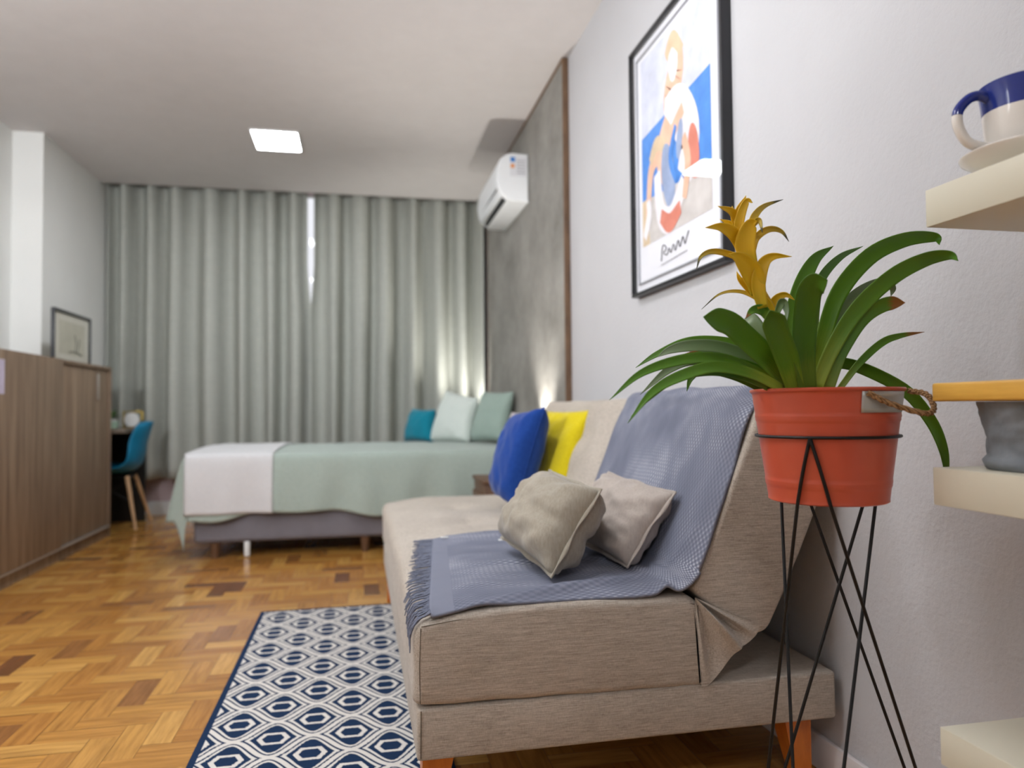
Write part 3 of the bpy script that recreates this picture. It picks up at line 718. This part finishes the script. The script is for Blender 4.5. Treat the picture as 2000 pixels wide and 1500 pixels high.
# ------------------------------------------------------------------ cabinet, print on it
def cabwood():
    t = NT('greyed_oak_laminate', .55); v = t.coord('Object', (22, 22, 1.2)); n = t.noise(v, 1, 7, .65); n2 = t.noise(t.coord('Object', (70, 70, 2.5)), 1, 4)
    s = t.m('ADD', t.m('MULTIPLY', n, .7), t.m('MULTIPLY', n2, .3)); t.col(t.ramp(s, [(.36, (112, 92, 74)), (.5, (138, 116, 95)), (.64, (160, 138, 115))])); t.bump(s, .08, .001); return t.mat
M_cab = cabwood(); M_alu = plain('aluminium', (190, 184, 176), .35, .5, var=3)
cb = thing('sliding_door_cabinet', (-1.93, 4.6, 0), 'tall greyed oak cabinet with two sliding doors against the left wall', 'cabinet')
cx0, cx1, cy0, cy1, cz = -2.09, -1.76, 3.3, 5.86, 1.222
MB().box(cx0, cx1, cy0, cy1, cz-.022, cz, .002).build('top', M_cab, cb)
MB().box(cx0, cx1, cy1-.022, cy1, .001, cz-.023, .002).build('side_panel', M_cab, cb)
MB().box(cx0, cx1, cy0, cy0+.022, .001, cz-.023, .002).build('side_panel', M_cab, cb)
MB().box(cx0, cx0+.012, cy0+.023, cy1-.023, .001, cz-.023).build('back_panel', M_cab, cb, smooth=False)
MB().box(cx0+.013, cx1-.02, cy0+.023, cy1-.023, .001, .07).build('plinth', M_cab, cb, smooth=False)
MB().box(cx1-.018, cx1+.004, cy0+.03, cy1-.023, .072, .082, .001).build('door_track', M_alu, cb)
d1 = MB().box(cx1-.012, cx1+.004, cy0+.03, 4.95, .084, cz+.001-.0, .002).build('door', M_cab, cb)
d2 = MB().box(cx1-.034, cx1-.016, 4.90, cy1-.024, .084, cz-.026, .002).build('door', M_cab, cb)
MB().box(cx1-.0155, cx1-.008, 5.60, 5.63, .985, 1.165, .002).build('handle', M_alu, d2)
M_tagp = plain('label_paper', (206, 198, 222), .6, var=10, scale=60)
MB().box(cx1+.0042, cx1+.0052, 4.05, 4.185, .995, 1.17).build('paper_label', M_tagp, d1, smooth=False)['label'] = 'pale lilac paper label'
fp = thing('framed_print', (-1.87, 5.45, cz), 'small dark framed sketch standing on top of the oak cabinet', 'picture')
MB()
fx, fy0, fy1, fz1 = -1.872, 5.12, 5.78, 1.565
f_ = MB()
for a in ((fy0, fy1, cz+.001, cz+.02), (fy0, fy1, fz1-.018, fz1), (fy0, fy0+.02, cz+.02, fz1-.018), (fy1-.02, fy1, cz+.02, fz1-.018)): f_.box(fx-.02, fx, a[0], a[1], a[2], a[3], .001)
f_.build('frame', plain('dark_grey_frame', (52, 54, 58), .4, var=3), fp)
MB().box(fx-.016, fx-.012, fy0+.02, fy1-.02, cz+.02, fz1-.018).build('mat_board', plain('cream_mat', (206, 204, 192), .6, var=2), fp, smooth=False)
sk = MB().box(fx-.0119, fx-.011, fy0+.11, fy1-.10, cz+.06, fz1-.065, mi=0)
for pts in ([(5.5, 1.30), (5.52, 1.36), (5.50, 1.42)], [(5.4, 1.3), (5.5, 1.31), (5.62, 1.29)], [(5.54, 1.3), (5.57, 1.35), (5.58, 1.40)]):
    sk.tube([(fx-.0105, y, z) for y, z in pts], .004, 5, mi=1)
sk.build('sketch', [plain('sketch_paper', (188, 186, 170), .7, var=8), plain('pencil_mark', (120, 118, 108), .7)], fp, smooth=False)

# ------------------------------------------------------------------ desk corner
M_dwood = wood('dark_desk_wood', (96, 84, 72), (122, 108, 92)); M_black = plain('black_laminate', (14, 14, 14), .5, var=2)
dk = thing('desk', (-1.89, 6.3, 0), 'small desk with grey-brown top and black side panels in the far left corner', 'desk')
MB().box(XL+.005, -1.69, 5.93, 6.62, .74, .77, .003).build('desktop', M_dwood, dk)
MB().box(XL+.01, -1.72, 6.59, 6.61, .001, .739, .002).build('side_panel', M_black, dk)
MB().box(XL+.01, -2.0, 5.95, 5.97, .001, .739, .002).build('side_panel', M_black, dk)
MB().box(XL+.01, XL+.025, 5.971, 6.589, .25, .739, .002).build('back_panel', M_black, dk)
# shell chair
M_shell = plain('teal_plastic', (0, 118, 158), .4, var=3); M_beech = wood('pale_beech', (176, 136, 96), (206, 168, 126))
ch = thing('shell_chair', (-1.84, 6.24, 0), 'teal blue plastic shell chair with wooden dowel legs tucked at the desk', 'chair')
cc = Vector((-1.84, 6.24, 0))
sp_ = cr([(-.22, 0, .435), (-.19, 0, .452), (-.10, 0, .44), (0, 0, .428), (.10, 0, .435), (.165, 0, .48), (.195, 0, .56), (.215, 0, .66), (.245, 0, .76), (.265, 0, .82)], 40)
def shell(u, v):
    p = sp_[int(round(u*40))]; a = 2*v-1
    w = .225 if u < .5 else .225-.06*((u-.5)/.5)**2.2
    if u < .12: w *= .8+.2*(u/.12)**.5
    if u > .9: w *= 1-.45*((u-.9)/.1)**2
    lift = .055*a*a*(1-max(0, u-.5)*2)+.0; fwd = -.06*a*a*max(0, min(1, (u-.35)*2.5))
    return (cc.x+p.x+fwd, cc.y+a*w, p.z+lift)
solidify(MB().grid(shell, 40, 20).build('seat_shell', M_shell, ch, angle=180), .008)
for sx in (-1, 1):
    for sy in (-1, 1):
        MB().tube([(cc.x+sx*.11, cc.y+sy*.10, .405), (cc.x+sx*.205, cc.y+sy*.215, .012)], [.017, .011], 12).build('leg', M_beech, ch)
st = MB()
for sy in (-1, 1): st.tube([(cc.x-.11, cc.y+sy*.10, .40), (cc.x+.11, cc.y+sy*.10, .40)], .01, 8); st.tube([(cc.x-.15, cc.y+sy*.155, .22), (cc.x+.12, cc.y+sy*.11, .37)], .004, 6); st.tube([(cc.x+.15, cc.y+sy*.155, .22), (cc.x-.12, cc.y+sy*.11, .37)], .004, 6)
for sx in (-1, 1): st.tube([(cc.x+sx*.11, cc.y-.10, .40), (cc.x+sx*.11, cc.y+.10, .40)], .01, 8); st.tube([(cc.x+sx*.15, cc.y-.155, .22), (cc.x+sx*.12, cc.y+.11, .37)], .004, 6)
st.build('wire_brace', M_blackmetal, ch)
# things on the desk
M_leafd = plain('small_leaves', (92, 128, 70), .6, var=24)
t = thing('potted_plant', (-1.93, 6.42, .77), 'small green plant in a pale pot on the desk', 'plant')
MB().lathe([(0, .0), (.035, 0), (.045, .07), (.04, .07), (.03, .01), (0, .01)], (-1.93, 6.42, .7705), 20).build('pot', M_white, t)
lf = MB(); r = random.Random(2)
for k in range(26):
    a = r.uniform(0, 6.28); L = r.uniform(.05, .11); e = r.uniform(.4, 1.3); d = Vector((math.cos(a)*math.cos(e), math.sin(a)*math.cos(e), math.sin(e)))
    p0 = Vector((-1.93, 6.42, .835)); p = p0+d*L; sd = d.cross(Vector((0, 0, 1))).normalized()*.014
    lf.add([p0, p0.lerp(p, .55)+sd, p, p0.lerp(p, .55)-sd], [(0, 1, 2, 3)])
lf.build('foliage', M_leafd, t)
t = thing('desk_clock', (-1.76, 6.35, .77), 'round white clock face in a gold frame on the desk', 'clock')
M_gold = plain('gold_metal', (176, 150, 70), .35, .7, var=4)
g = MB()
for a in ((-.072, -.062, 0, .135), (.062, .072, 0, .135), (-.062, .062, 0, .01), (-.062, .062, .125, .135)): g.box(-1.75+a[0], -1.75+a[1], 6.34, 6.37, .7705+a[2], .7705+a[3], .001)
g.build('frame', M_gold, t)
Mr = Matrix.Translation((-1.752, 6.338, .7705+.066)) @ Matrix.Rotation(math.pi/2, 4, 'X')
d = MB().lathe([(0, -.006), (.05, -.006), (.055, 0), (.055, .012), (0, .012)], (0, 0, 0), 32); d.v = [tuple(Mr @ Vector(v)) for v in d.v]; d.build('dial', M_white, t)
t = thing('mint_box', (-1.88, 6.2, .77), 'mint green box lying on the desk beside the clock', 'box')
M_mint = plain('mint_card', (176, 206, 184), .6, var=3)
MB().box(-1.95, -1.83, 6.15, 6.26, .771, .80, .003).build('box_body', M_mint, t); MB().box(-1.953, -1.827, 6.147, 6.263, .801, .825, .003).build('lid', M_mint, t)

# ------------------------------------------------------------------ shelves
M_shelf = plain('cream_lacquer', (206, 200, 180), .45, var=2)
SX0, SYE = .878, 1.0
for z0, z1, lab in ((1.179, 1.238, 'cream floating shelf holding the cup and saucer, top one'), (.744, .802, 'cream floating shelf holding the grey canister, middle one'), (.346, .403, 'cream floating shelf with nothing on it, lowest one')):
    o = MB().box(SX0, XR-.0125, .30, SYE, z0, z1, .0015, 2).build('floating_shelf', M_shelf, loc=(1.0, .65, z0)); tag(o, lab, 'shelf', 'cream floating shelves at the right')
# saucer and cup
M_cer = plain('white_ceramic', (226, 220, 212), .12, var=2); M_cob = plain('cobalt_glaze', (38, 52, 128), .1, var=6)
q = Vector((.975, .905, 1.2385))
sa = MB().lathe([(0, .004), (.03, .004), (.034, 0), (.04, 0), (.044, .008), (.07, .018), (.088, .030), (.09, .034), (.087, .036), (.068, .025), (.04, .014), (0, .012)], q, 64).build('saucer', M_cer, loc=q)
tag(sa, 'white ceramic saucer under the blue rimmed cup on the top shelf', 'saucer')
cp = thing('cup', q+Vector((.0, 0, .0145)), 'white ceramic cup with a cobalt blue rim and handle top, on its saucer', 'cup')
qc = q+Vector((-.008, -.004, .0145))
MB().lathe([(0, .004), (.028, .004), (.03, 0), (.034, 0), (.036, .008), (.046, .02), (.053, .045), (.0555, .078)], qc, 64).build('body', M_cer, cp)
MB().lathe([(.0555, .078), (.057, .095), (.0595, .112), (.0605, .1175), (.0585, .119), (.0565, .114), (.053, .085)], qc, 64).build('rim_band', M_cob, cp)
MB().lathe([(.053, .085), (.05, .045), (.04, .02), (0, .014)], qc, 64).build('inside', M_cer, cp)
ha = Vector((-.97, .24, 0)).normalized()
hp = cr([qc+ha*r_+Vector((0, 0, z_)) for r_, z_ in ((.052, .098), (.068, .104), (.084, .098), (.098, .080), (.098, .058), (.086, .036), (.066, .027), (.047, .027))], 32)
MB().tube(hp[:16], [.0075]*16, 12).build('handle', M_cob, cp)['label'] = 'upper half of the handle, cobalt blue'
MB().tube(hp[15:], [.0075]*18, 12).build('handle', M_cer, cp)
# grey canister with board lid
jc = Vector((1.005, .895, .8025))
M_gfab = plain('grey_felt', (112, 116, 120), .95, var=14, scale=14, bump=.5, bscale=60)
cn = thing('canister', jc, 'grey crumpled fabric canister with a yellow wooden lid on the middle shelf', 'canister')
def canf(u, v):
    a = u*2*math.pi; r_ = [.092, .099, .094, .092, .094, .098, .100, .103, .102][0]
    pr_ = [(0, .094), (.06, .099), (.12, .1), (.2, .092), (.4, .092), (.65, .097), (.85, .102), (1, .104)]
    for (p0, r0), (p1, r1) in zip(pr_, pr_[1:]):
        if p0 <= v <= p1: r_ = r0+(r1-r0)*(v-p0)/(p1-p0)
    r_ += .0035*nz(math.cos(a)*3, math.sin(a)*3, v*5)+.002*nz(math.cos(a)*7, math.sin(a)*7, v*12)
    return (jc.x+r_*math.cos(a), jc.y+r_*math.sin(a), jc.z+.0005+v*.1005)
MB().grid(canf, 72, 24).add([canf(k/36, 0) for k in range(36)], [tuple(range(36))]).build('fabric_body', M_gfab, cn, angle=80)
M_lid = wood('yellow_bamboo', (196, 146, 58), (222, 172, 78), .4, (2, .4, 6))
MB().box(.888, 1.108, .78, 1.01, jc.z+.102, jc.z+.131, .004, 3).build('lid', M_lid, cn)

# ------------------------------------------------------------------ plant stand, bucket, bromeliad
PC = Vector((.797, 1.15, 0))
M_buck = NT('terracotta_enamel', .3, (196, 84, 60)); vv = M_buck.coord(); M_buck.col(M_buck.ramp(M_buck.noise(vv, 6, 3), [(.3, (188, 78, 54)), (.7, (202, 92, 66))])); M_buck.bump(M_buck.noise(vv, 18, 2), .08, .003); M_buck = M_buck.mat
bk = thing('planter_bucket', (PC.x, PC.y, .736), 'terracotta red metal bucket planter held in the black wire stand', 'planter')
zb0, zb1 = .736, .926
def br(z): return .0965+(.1225-.0965)*(z-zb0)/(zb1-zb0)
pf = [(0, .003), (.08, .003), (.094, .0), (.0975, .002), (.0975, .006)]
for z in np.linspace(.008, .184, 60):
    r_ = br(zb0+z)
    for zz in (.030, .036, .140, .146): r_ += .0016*math.exp(-((z-zz)/.0022)**2)
    pf.append((r_, z))
pf += [(.1225, .186), (.1255, .188), (.126, .191), (.1245, .193), (.1215, .191), (.1205, .18), (.11, .1), (.096, .008), (0, .008)]
MB().lathe(pf, (PC.x, PC.y, zb0), 96).build('bucket', M_buck, bk)
MB().tube([(PC.x+(br(z)+.0004)*math.cos(math.radians(-25)), PC.y+(br(z)+.0004)*math.sin(math.radians(-25)), z) for z in np.linspace(.745, .92, 12)], .0008, 5).build('side_seam', plain('dark_red_seam', (120, 44, 30), .5), bk)
# zinc handle plate and rope handle on the right side
ang0 = math.radians(-75)
def cyl(a, z, off=0): r_ = br(z)+off; return Vector((PC.x+r_*math.cos(a), PC.y+r_*math.sin(a), z))
M_zinc = plain('zinc_plate', (186, 186, 184), .4, .5, var=8)
pl = MB().grid(lambda u, v: cyl(ang0+(u-.5)*.84, .888+v*.034, .0022), 20, 4).build('handle_plate', M_zinc, bk, angle=180); solidify(pl, .0012)
def rope_mat():
    t = NT('jute_rope', .95, spec=.1); v = t.coord(); w = t.n('ShaderNodeTexWave', i_Scale=90.0, i_Distortion=3.0, bands_direction='DIAGONAL'); t.l(v, w.inputs[0]); n = t.noise(v, 200, 3)
    s = t.m('ADD', t.m('MULTIPLY', w.outputs['Fac'], .5), t.m('MULTIPLY', n, .5)); t.col(t.ramp(s, [(.25, (112, 80, 52)), (.75, (178, 142, 104))])); t.bump(s, .8, .003); return t.mat
M_rope = rope_mat()
ra = cyl(ang0-.36, .919, .006); rb = cyl(ang0+.62, .923, .006)
mid = cyl(ang0+.28, .898, .045)
rp = cr([ra+Vector((0, 0, .0)), ra.lerp(mid, .35)+Vector((.0, -.004, -.010)), mid+Vector((-.012, -.006, -.012)), mid+Vector((.016, .006, -.004)), rb.lerp(mid, .5)+Vector((.016, 0, .006)), rb+Vector((0, 0, .0))], 60)
two = MB()
for s_ in range(3):
    pts = []
    for i, p in enumerate(rp):
        t_ = (rp[min(i+1, 60)]-rp[max(i-1, 0)]).normalized(); a_ = t_.orthogonal().normalized(); b_ = t_.cross(a_); q_ = i*.55+s_*2.094
        pts.append(p+(a_*math.cos(q_)+b_*math.sin(q_))*.0024)
    two.tube(pts, .0027, 7)
two.build('rope_handle', M_rope, bk)
MB().lathe([(0, .176), (.119, .176)], (PC.x, PC.y, zb0), 40).build('soil', plain('potting_soil', (52, 38, 28), .95, var=14, scale=60, bump=.8), bk)

stand = thing('plant_stand', (PC.x, PC.y, 0), 'black wire hairpin plant stand holding the red bucket', 'plant stand')
RZ = .848; RR = br(RZ)+.0042
MB().tube([(PC.x+RR*math.cos(k/72*2*math.pi), PC.y+RR*math.sin(k/72*2*math.pi), RZ) for k in range(72)], .0026, 8, True).build('ring', M_blackmetal, stand)
def onring(px):  # point on the ring seen at this column, near or far side
    best = None; out = []
    for k in range(720):
        a = k/720*2*math.pi; p = np.array([PC.x+(RR+.003)*math.cos(a), PC.y+(RR+.003)*math.sin(a), RZ-.003])-CAM
        c = p[0]*_X+p[1]*_Y+p[2]*_Z; out.append((abs(1000+FPX*c[0]/c[2]-px), c[2], p+CAM))
    return out
def apex(px, near):
    o_ = [x for x in onring(px) if x[0] < 2.5]
    if not o_: o_ = sorted(onring(px), key=lambda x: x[0])[:4]
    o_.sort(key=lambda x: x[1]); return Vector(o_[0 if near else -1][2])
def circ(px, near, z, r_):
    """point on the circle of radius r_ round the bucket at height z that lies on this line of sight column"""
    out = []
    for k in range(1440):
        an = k/1440*2*math.pi; p = np.array([PC.x+r_*math.cos(an), PC.y+r_*math.sin(an), z])-CAM
        c = p[0]*_X+p[1]*_Y+p[2]*_Z; out.append((abs(1000+FPX*c[0]/c[2]-px), c[2], an))
    ok = [o_ for o_ in out if o_[0] < 1.5] or sorted(out)[:2]
    ok.sort(key=lambda o_: o_[1]); return ok[0 if near else -1][2]
def rod(px_top, near_t, px_bot, near_b, foot_px):
    a0 = circ(px_top, near_t, RZ-.004, RR); a1 = circ(px_bot, near_b, .737, br(.737)+.006)
    while a1-a0 > math.pi: a1 -= 2*math.pi
    while a1-a0 < -math.pi: a1 += 2*math.pi
    pts = []
    for k in range(13):
        f_ = k/12; z = (RZ-.001)+(.737-RZ)*f_; an = a0+(a1-a0)*f_; r_ = br(z)+.0045+.0012*f_
        pts.append(Vector((PC.x+r_*math.cos(an), PC.y+r_*math.sin(an), z)))
    ft = P(foot_px[0], foot_px[1], 2, .004)
    for k in range(1, 9): pts.append(pts[12].lerp(ft, k/8))
    return pts
for (t0, n0, r1, r2) in ((1581, True, (1556, True, (1474, 1740)), (1622, True, (1866, 1740))),
                         (1729, False, (1713, False, (1600, 1900)), (1692, False, (1462, 1740))),
                         (1521, False, (1524, False, (1566, 1900)), (1577, False, (1852, 1740)))):
    m_ = MB()
    for r_ in (r1, r2): m_.tube(rod(t0, n0, *r_), .0030, 8)
    m_.build('hairpin_leg', M_blackmetal, stand)

def leaf_mat(name, c0, c1, c2, tip=None, rough=.35):
    t = NT(name, rough, spec=.4); c = t.n('ShaderNodeTexCoord'); sp = t.n('ShaderNodeSeparateXYZ'); t.l(c.outputs['UV'], sp.inputs[0])
    n = t.noise(t.coord('UV', (5, 160, 1)), 1, 4); s = t.m('ADD', sp.outputs[0], t.m('MULTIPLY', t.m('SUBTRACT', n, .5), .25))
    st = [(0, c0), (.25, c1), (.9, c2)]
    if tip: st = [(0, c0), (.25, c1), (.80, c2), (.86, tip), (1, tip)]
    t.col(t.ramp(s, st)); t.bump(t.noise(t.coord('UV', (2, 260, 1)), 1, 2), .25, .001)
    t.b.inputs['Subsurface Weight'].default_value = .0
    return t.mat
M_leaf = leaf_mat('bromeliad_leaf', (158, 168, 56), (88, 130, 30), (74, 118, 24))
M_leaf2 = leaf_mat('bromeliad_leaf_dark', (112, 130, 44), (62, 102, 22), (70, 112, 24))
M_leafb = leaf_mat('bromeliad_leaf_browntip', (140, 156, 58), (76, 120, 28), (82, 126, 32), (138, 92, 48))
M_leafs = leaf_mat('bromeliad_leaf_silver', (104, 128, 60), (96, 120, 76), (120, 138, 104))
M_bract = leaf_mat('bromeliad_bract', (190, 166, 36), (222, 176, 24), (226, 184, 30), rough=.4)
M_bractt = leaf_mat('bromeliad_bract_tip', (214, 174, 36), (214, 174, 40), (170, 150, 60), (74, 74, 52))
br_ = thing('bromeliad', (PC.x, PC.y, .92), 'bromeliad with arching green strap leaves and a yellow flower spike, growing in the red bucket', 'plant')
def cpx(u, v): return 1150+u/2.5, 350+v/2.5
def leaf(name, pts, w, mat, ys=None, y0=1.15, y1=1.15, tilt=0.3, chan=.22, blunt=0, base=.75, n=36, tipcurl=0, peak=.35, tap=.45):
    m = len(pts); q = []
    for i, (u, v) in enumerate(pts):
        f = i/(m-1); y = (ys[i] if ys else y0+(y1-y0)*f**1.2); px, py = cpx(u, v); q.append(P(px, py, 1, y))
    q = cr(q, n); camp = Vector(CAM); N = 8; vs = []; uv = []
    W = w/2.5/FPX*1.29
    for i, p in enumerate(q):
        t_ = (q[min(i+1, n)]-q[max(i-1, 0)]).normalized(); view = (p-camp).normalized(); side = t_.cross(view).normalized(); nrm = side.cross(t_).normalized()
        if nrm.dot(view) > 0: nrm = -nrm
        a = tilt*(.6+.4*math.sin(i/n*3)); side2 = side*math.cos(a)+nrm*math.sin(a); nn = nrm*math.cos(a)-side*math.sin(a)
        f = i/n; ww = (base+(1-base)*min(1, f/peak)) if f < peak else 1
        if blunt: ww *= 1 if f < .84 else max(.02, 1-((f-.84)/.16)**1.5)
        else: ww *= max(.02, 1-max(0, (f-tap)/(1-tap))**(2.2 if tap > .4 else 1.5))
        ww *= W/2/max(.6, math.cos(a))
        for k in range(N+1):
            b_ = 2*k/N-1; vs.append(p+side2*b_*ww-nn*chan*ww*(1-b_*b_)*1.0); uv.append((f, (b_+1)/2*.1+hash(name) % 7*0))
    fs = [(i*(N+1)+k, (i+1)*(N+1)+k, (i+1)*(N+1)+k+1, i*(N+1)+k+1) for i in range(n) for k in range(N)]
    o = MB().add(vs, fs, uv).build(name, mat, br_, angle=180); solidify(o, .0011); return o
LV = [  # points, width, material, y at base, y at tip, tilt, blunt
 ([(1000, 1010), (860, 870), (700, 800), (500, 790), (340, 850), (228, 920)], 46, M_leaf, 1.17, 1.22, .5, 0),
 ([(960, 1010), (800, 880), (640, 820), (500, 812), (400, 832), (335, 868)], 60, M_leafs, 1.16, 1.19, .3, 0),
 ([(970, 1020), (800, 930), (640, 875), (460, 880), (260, 945), (100, 1078)], 52, M_leaf, 1.14, 1.10, .4, 0),
 ([(980, 1025), (820, 930), (660, 885), (560, 872), (458, 858)], 56, M_leafb, 1.15, 1.15, .3, .8),
 ([(960, 1030), (800, 950), (620, 915), (450, 960), (310, 1040), (190, 1190)], 52, M_leaf, 1.12, 1.04, .4, 0),
 ([(900, 1030), (760, 965), (600, 938), (430, 968), (300, 1060), (205, 1160)], 40, M_leaf2, 1.13, 1.07, .2, 0),
 ([(900, 980), (720, 890), (520, 880), (390, 930), (250, 1052)], 50, M_leafs, 1.17, 1.16, .2, 0),
 ([(850, 1030), (700, 960), (560, 930), (500, 970), (478, 1036)], 38, M_leaf2, 1.18, 1.2, .2, 0),
 ([(1000, 1020), (880, 880), (760, 765), (680, 700), (560, 672)], 105, M_leaf, 1.13, 1.06, .3, .6),
 ([(860, 1020), (760, 960), (700, 920)], 30, M_leaf2, 1.2, 1.22, .2, 0),
 ([(1010, 1030), (970, 880), (925, 760), (885, 640)], 105, M_leaf, 1.11, 1.04, .25, .55),
 ([(1010, 1020), (985, 780), (1025, 560), (1100, 400), (1195, 326)], 80, M_leaf, 1.17, 1.20, .35, 0),
 ([(1070, 1030), (1052, 850), (1062, 640), (1090, 530), (1165, 492)], 105, M_leaf2, 1.10, 1.02, .25, .5),
 ([(1090, 980), (1110, 600), (1140, 480), (1230, 380), (1340, 327)], 46, M_leaf2, 1.20, 1.24, .4, 0),
 ([(1090, 1020), (1140, 800), (1220, 560), (1370, 380), (1540, 298), (1690, 285), (1712, 320)], 82, M_leaf, 1.15, 1.10, .4, 0),
 ([(1300, 480), (1440, 330), (1580, 275), (1700, 270)], 22, M_leaf2, 1.15, 1.12, .2, 0),
 ([(1110, 1020), (1190, 830), (1310, 640), (1480, 480), (1640, 395), (1760, 372), (1803, 398)], 76, M_leaf, 1.12, 1.03, .4, 0),
 ([(1120, 980), (1190, 740), (1290, 580), (1420, 510), (1480, 530), (1475, 572)], 60, M_leafs, 1.18, 1.22, .35, 0),
 ([(1170, 1025), (1230, 850), (1330, 690), (1440, 615), (1545, 603)], 66, M_leafb, 1.12, 1.08, .4, .2),
 ([(1220, 1030), (1320, 900), (1430, 800), (1520, 765), (1640, 746)], 36, M_leafb, 1.14, 1.12, .3, 0),
 ([(1100, 1010), (1180, 930), (1250, 900), (1400, 952), (1560, 1045), (1670, 1180), (1725, 1300), (1745, 1405), (1740, 1500)], 60, M_leaf, 1.18, 1.09, .3, 0),
 ([(1150, 1020), (1120, 860), (1110, 740), (1060, 640)], 80, M_leaf2, 1.20, 1.24, .2, 0),
 ([(960, 1020), (860, 800), (800, 700), (760, 680)], 80, M_leafs, 1.19, 1.24, .2, .6),
]
for p_, w_, m_, ya, yb_, ti, bl in LV: leaf('leaf', p_, w_, m_, y0=ya, y1=yb_, tilt=ti, blunt=bl)
# flower spike
stem = cr([P(*cpx(u, v), 1, 1.13) for u, v in ((1000, 1000), (965, 780), (890, 630), (810, 480), (760, 330), (738, 210), (728, 150))], 40)
MB().tube(stem, [.009-.006*i/40 for i in range(41)], 10).build('flower_stem', leaf_mat('flower_stem', (120, 130, 50), (150, 140, 40), (200, 160, 30)), br_)
BR = [
 ([(735, 240), (735, 160), (768, 80)], 48, 1.13, 1.12, M_bract), ([(735, 220), (700, 160), (630, 131)], 38, 1.13, 1.11, M_bract),
 ([(715, 230), (705, 170), (700, 130)], 26, 1.135, 1.14, M_bract), ([(740, 290), (700, 225), (640, 195)], 34, 1.14, 1.15, M_bract),
 ([(740, 300), (735, 210), (770, 110), (800, 115)], 44, 1.12, 1.11, M_bract),
 ([(755, 370), (720, 280), (650, 235), (570, 236)], 62, 1.125, 1.10, M_bract),
 ([(790, 420), (765, 320), (790, 225), (822, 205)], 92, 1.115, 1.10, M_bract), ([(790, 240), (830, 200), (848, 262)], 26, 1.11, 1.09, M_bractt),
 ([(780, 250), (810, 180), (860, 130), (950, 99)], 34, 1.14, 1.16, M_bractt), ([(800, 360), (820, 285), (880, 245), (940, 255), (977, 305)], 34, 1.13, 1.12, M_bractt),
 ([(790, 480), (740, 390), (620, 352), (550, 375), (525, 442)], 30, 1.14, 1.13, M_bractt),
 ([(830, 560), (800, 460), (740, 390), (685, 365)], 96, 1.115, 1.10, M_bract),
 ([(850, 630), (828, 520), (850, 420), (900, 378), (992, 378)], 66, 1.115, 1.10, M_bract),
 ([(850, 600), (790, 540), (740, 490), (722, 450)], 36, 1.14, 1.15, M_bract), ([(885, 660), (830, 590), (740, 548), (640, 560), (550, 635)], 20, 1.14, 1.2, M_bractt),
 ([(880, 680), (850, 640), (800, 640), (765, 680)], 50, 1.12, 1.11, M_leafb), ([(930, 700), (900, 640), (915, 590), (960, 565), (1005, 590)], 50, 1.14, 1.12, M_bract),
 ([(920, 650), (945, 600), (965, 640), (968, 690)], 36, 1.10, 1.09, M_leafs),
 ([(900, 720), (890, 660), (870, 600), (840, 560)], 50, 1.12, 1.12, M_bract),
]
for p_, w_, ya, yb_, m_ in BR: leaf('bract', p_, w_, m_, y0=ya, y1=yb_, tilt=.25, chan=.35, base=.7, n=22, peak=.3, tap=.34)
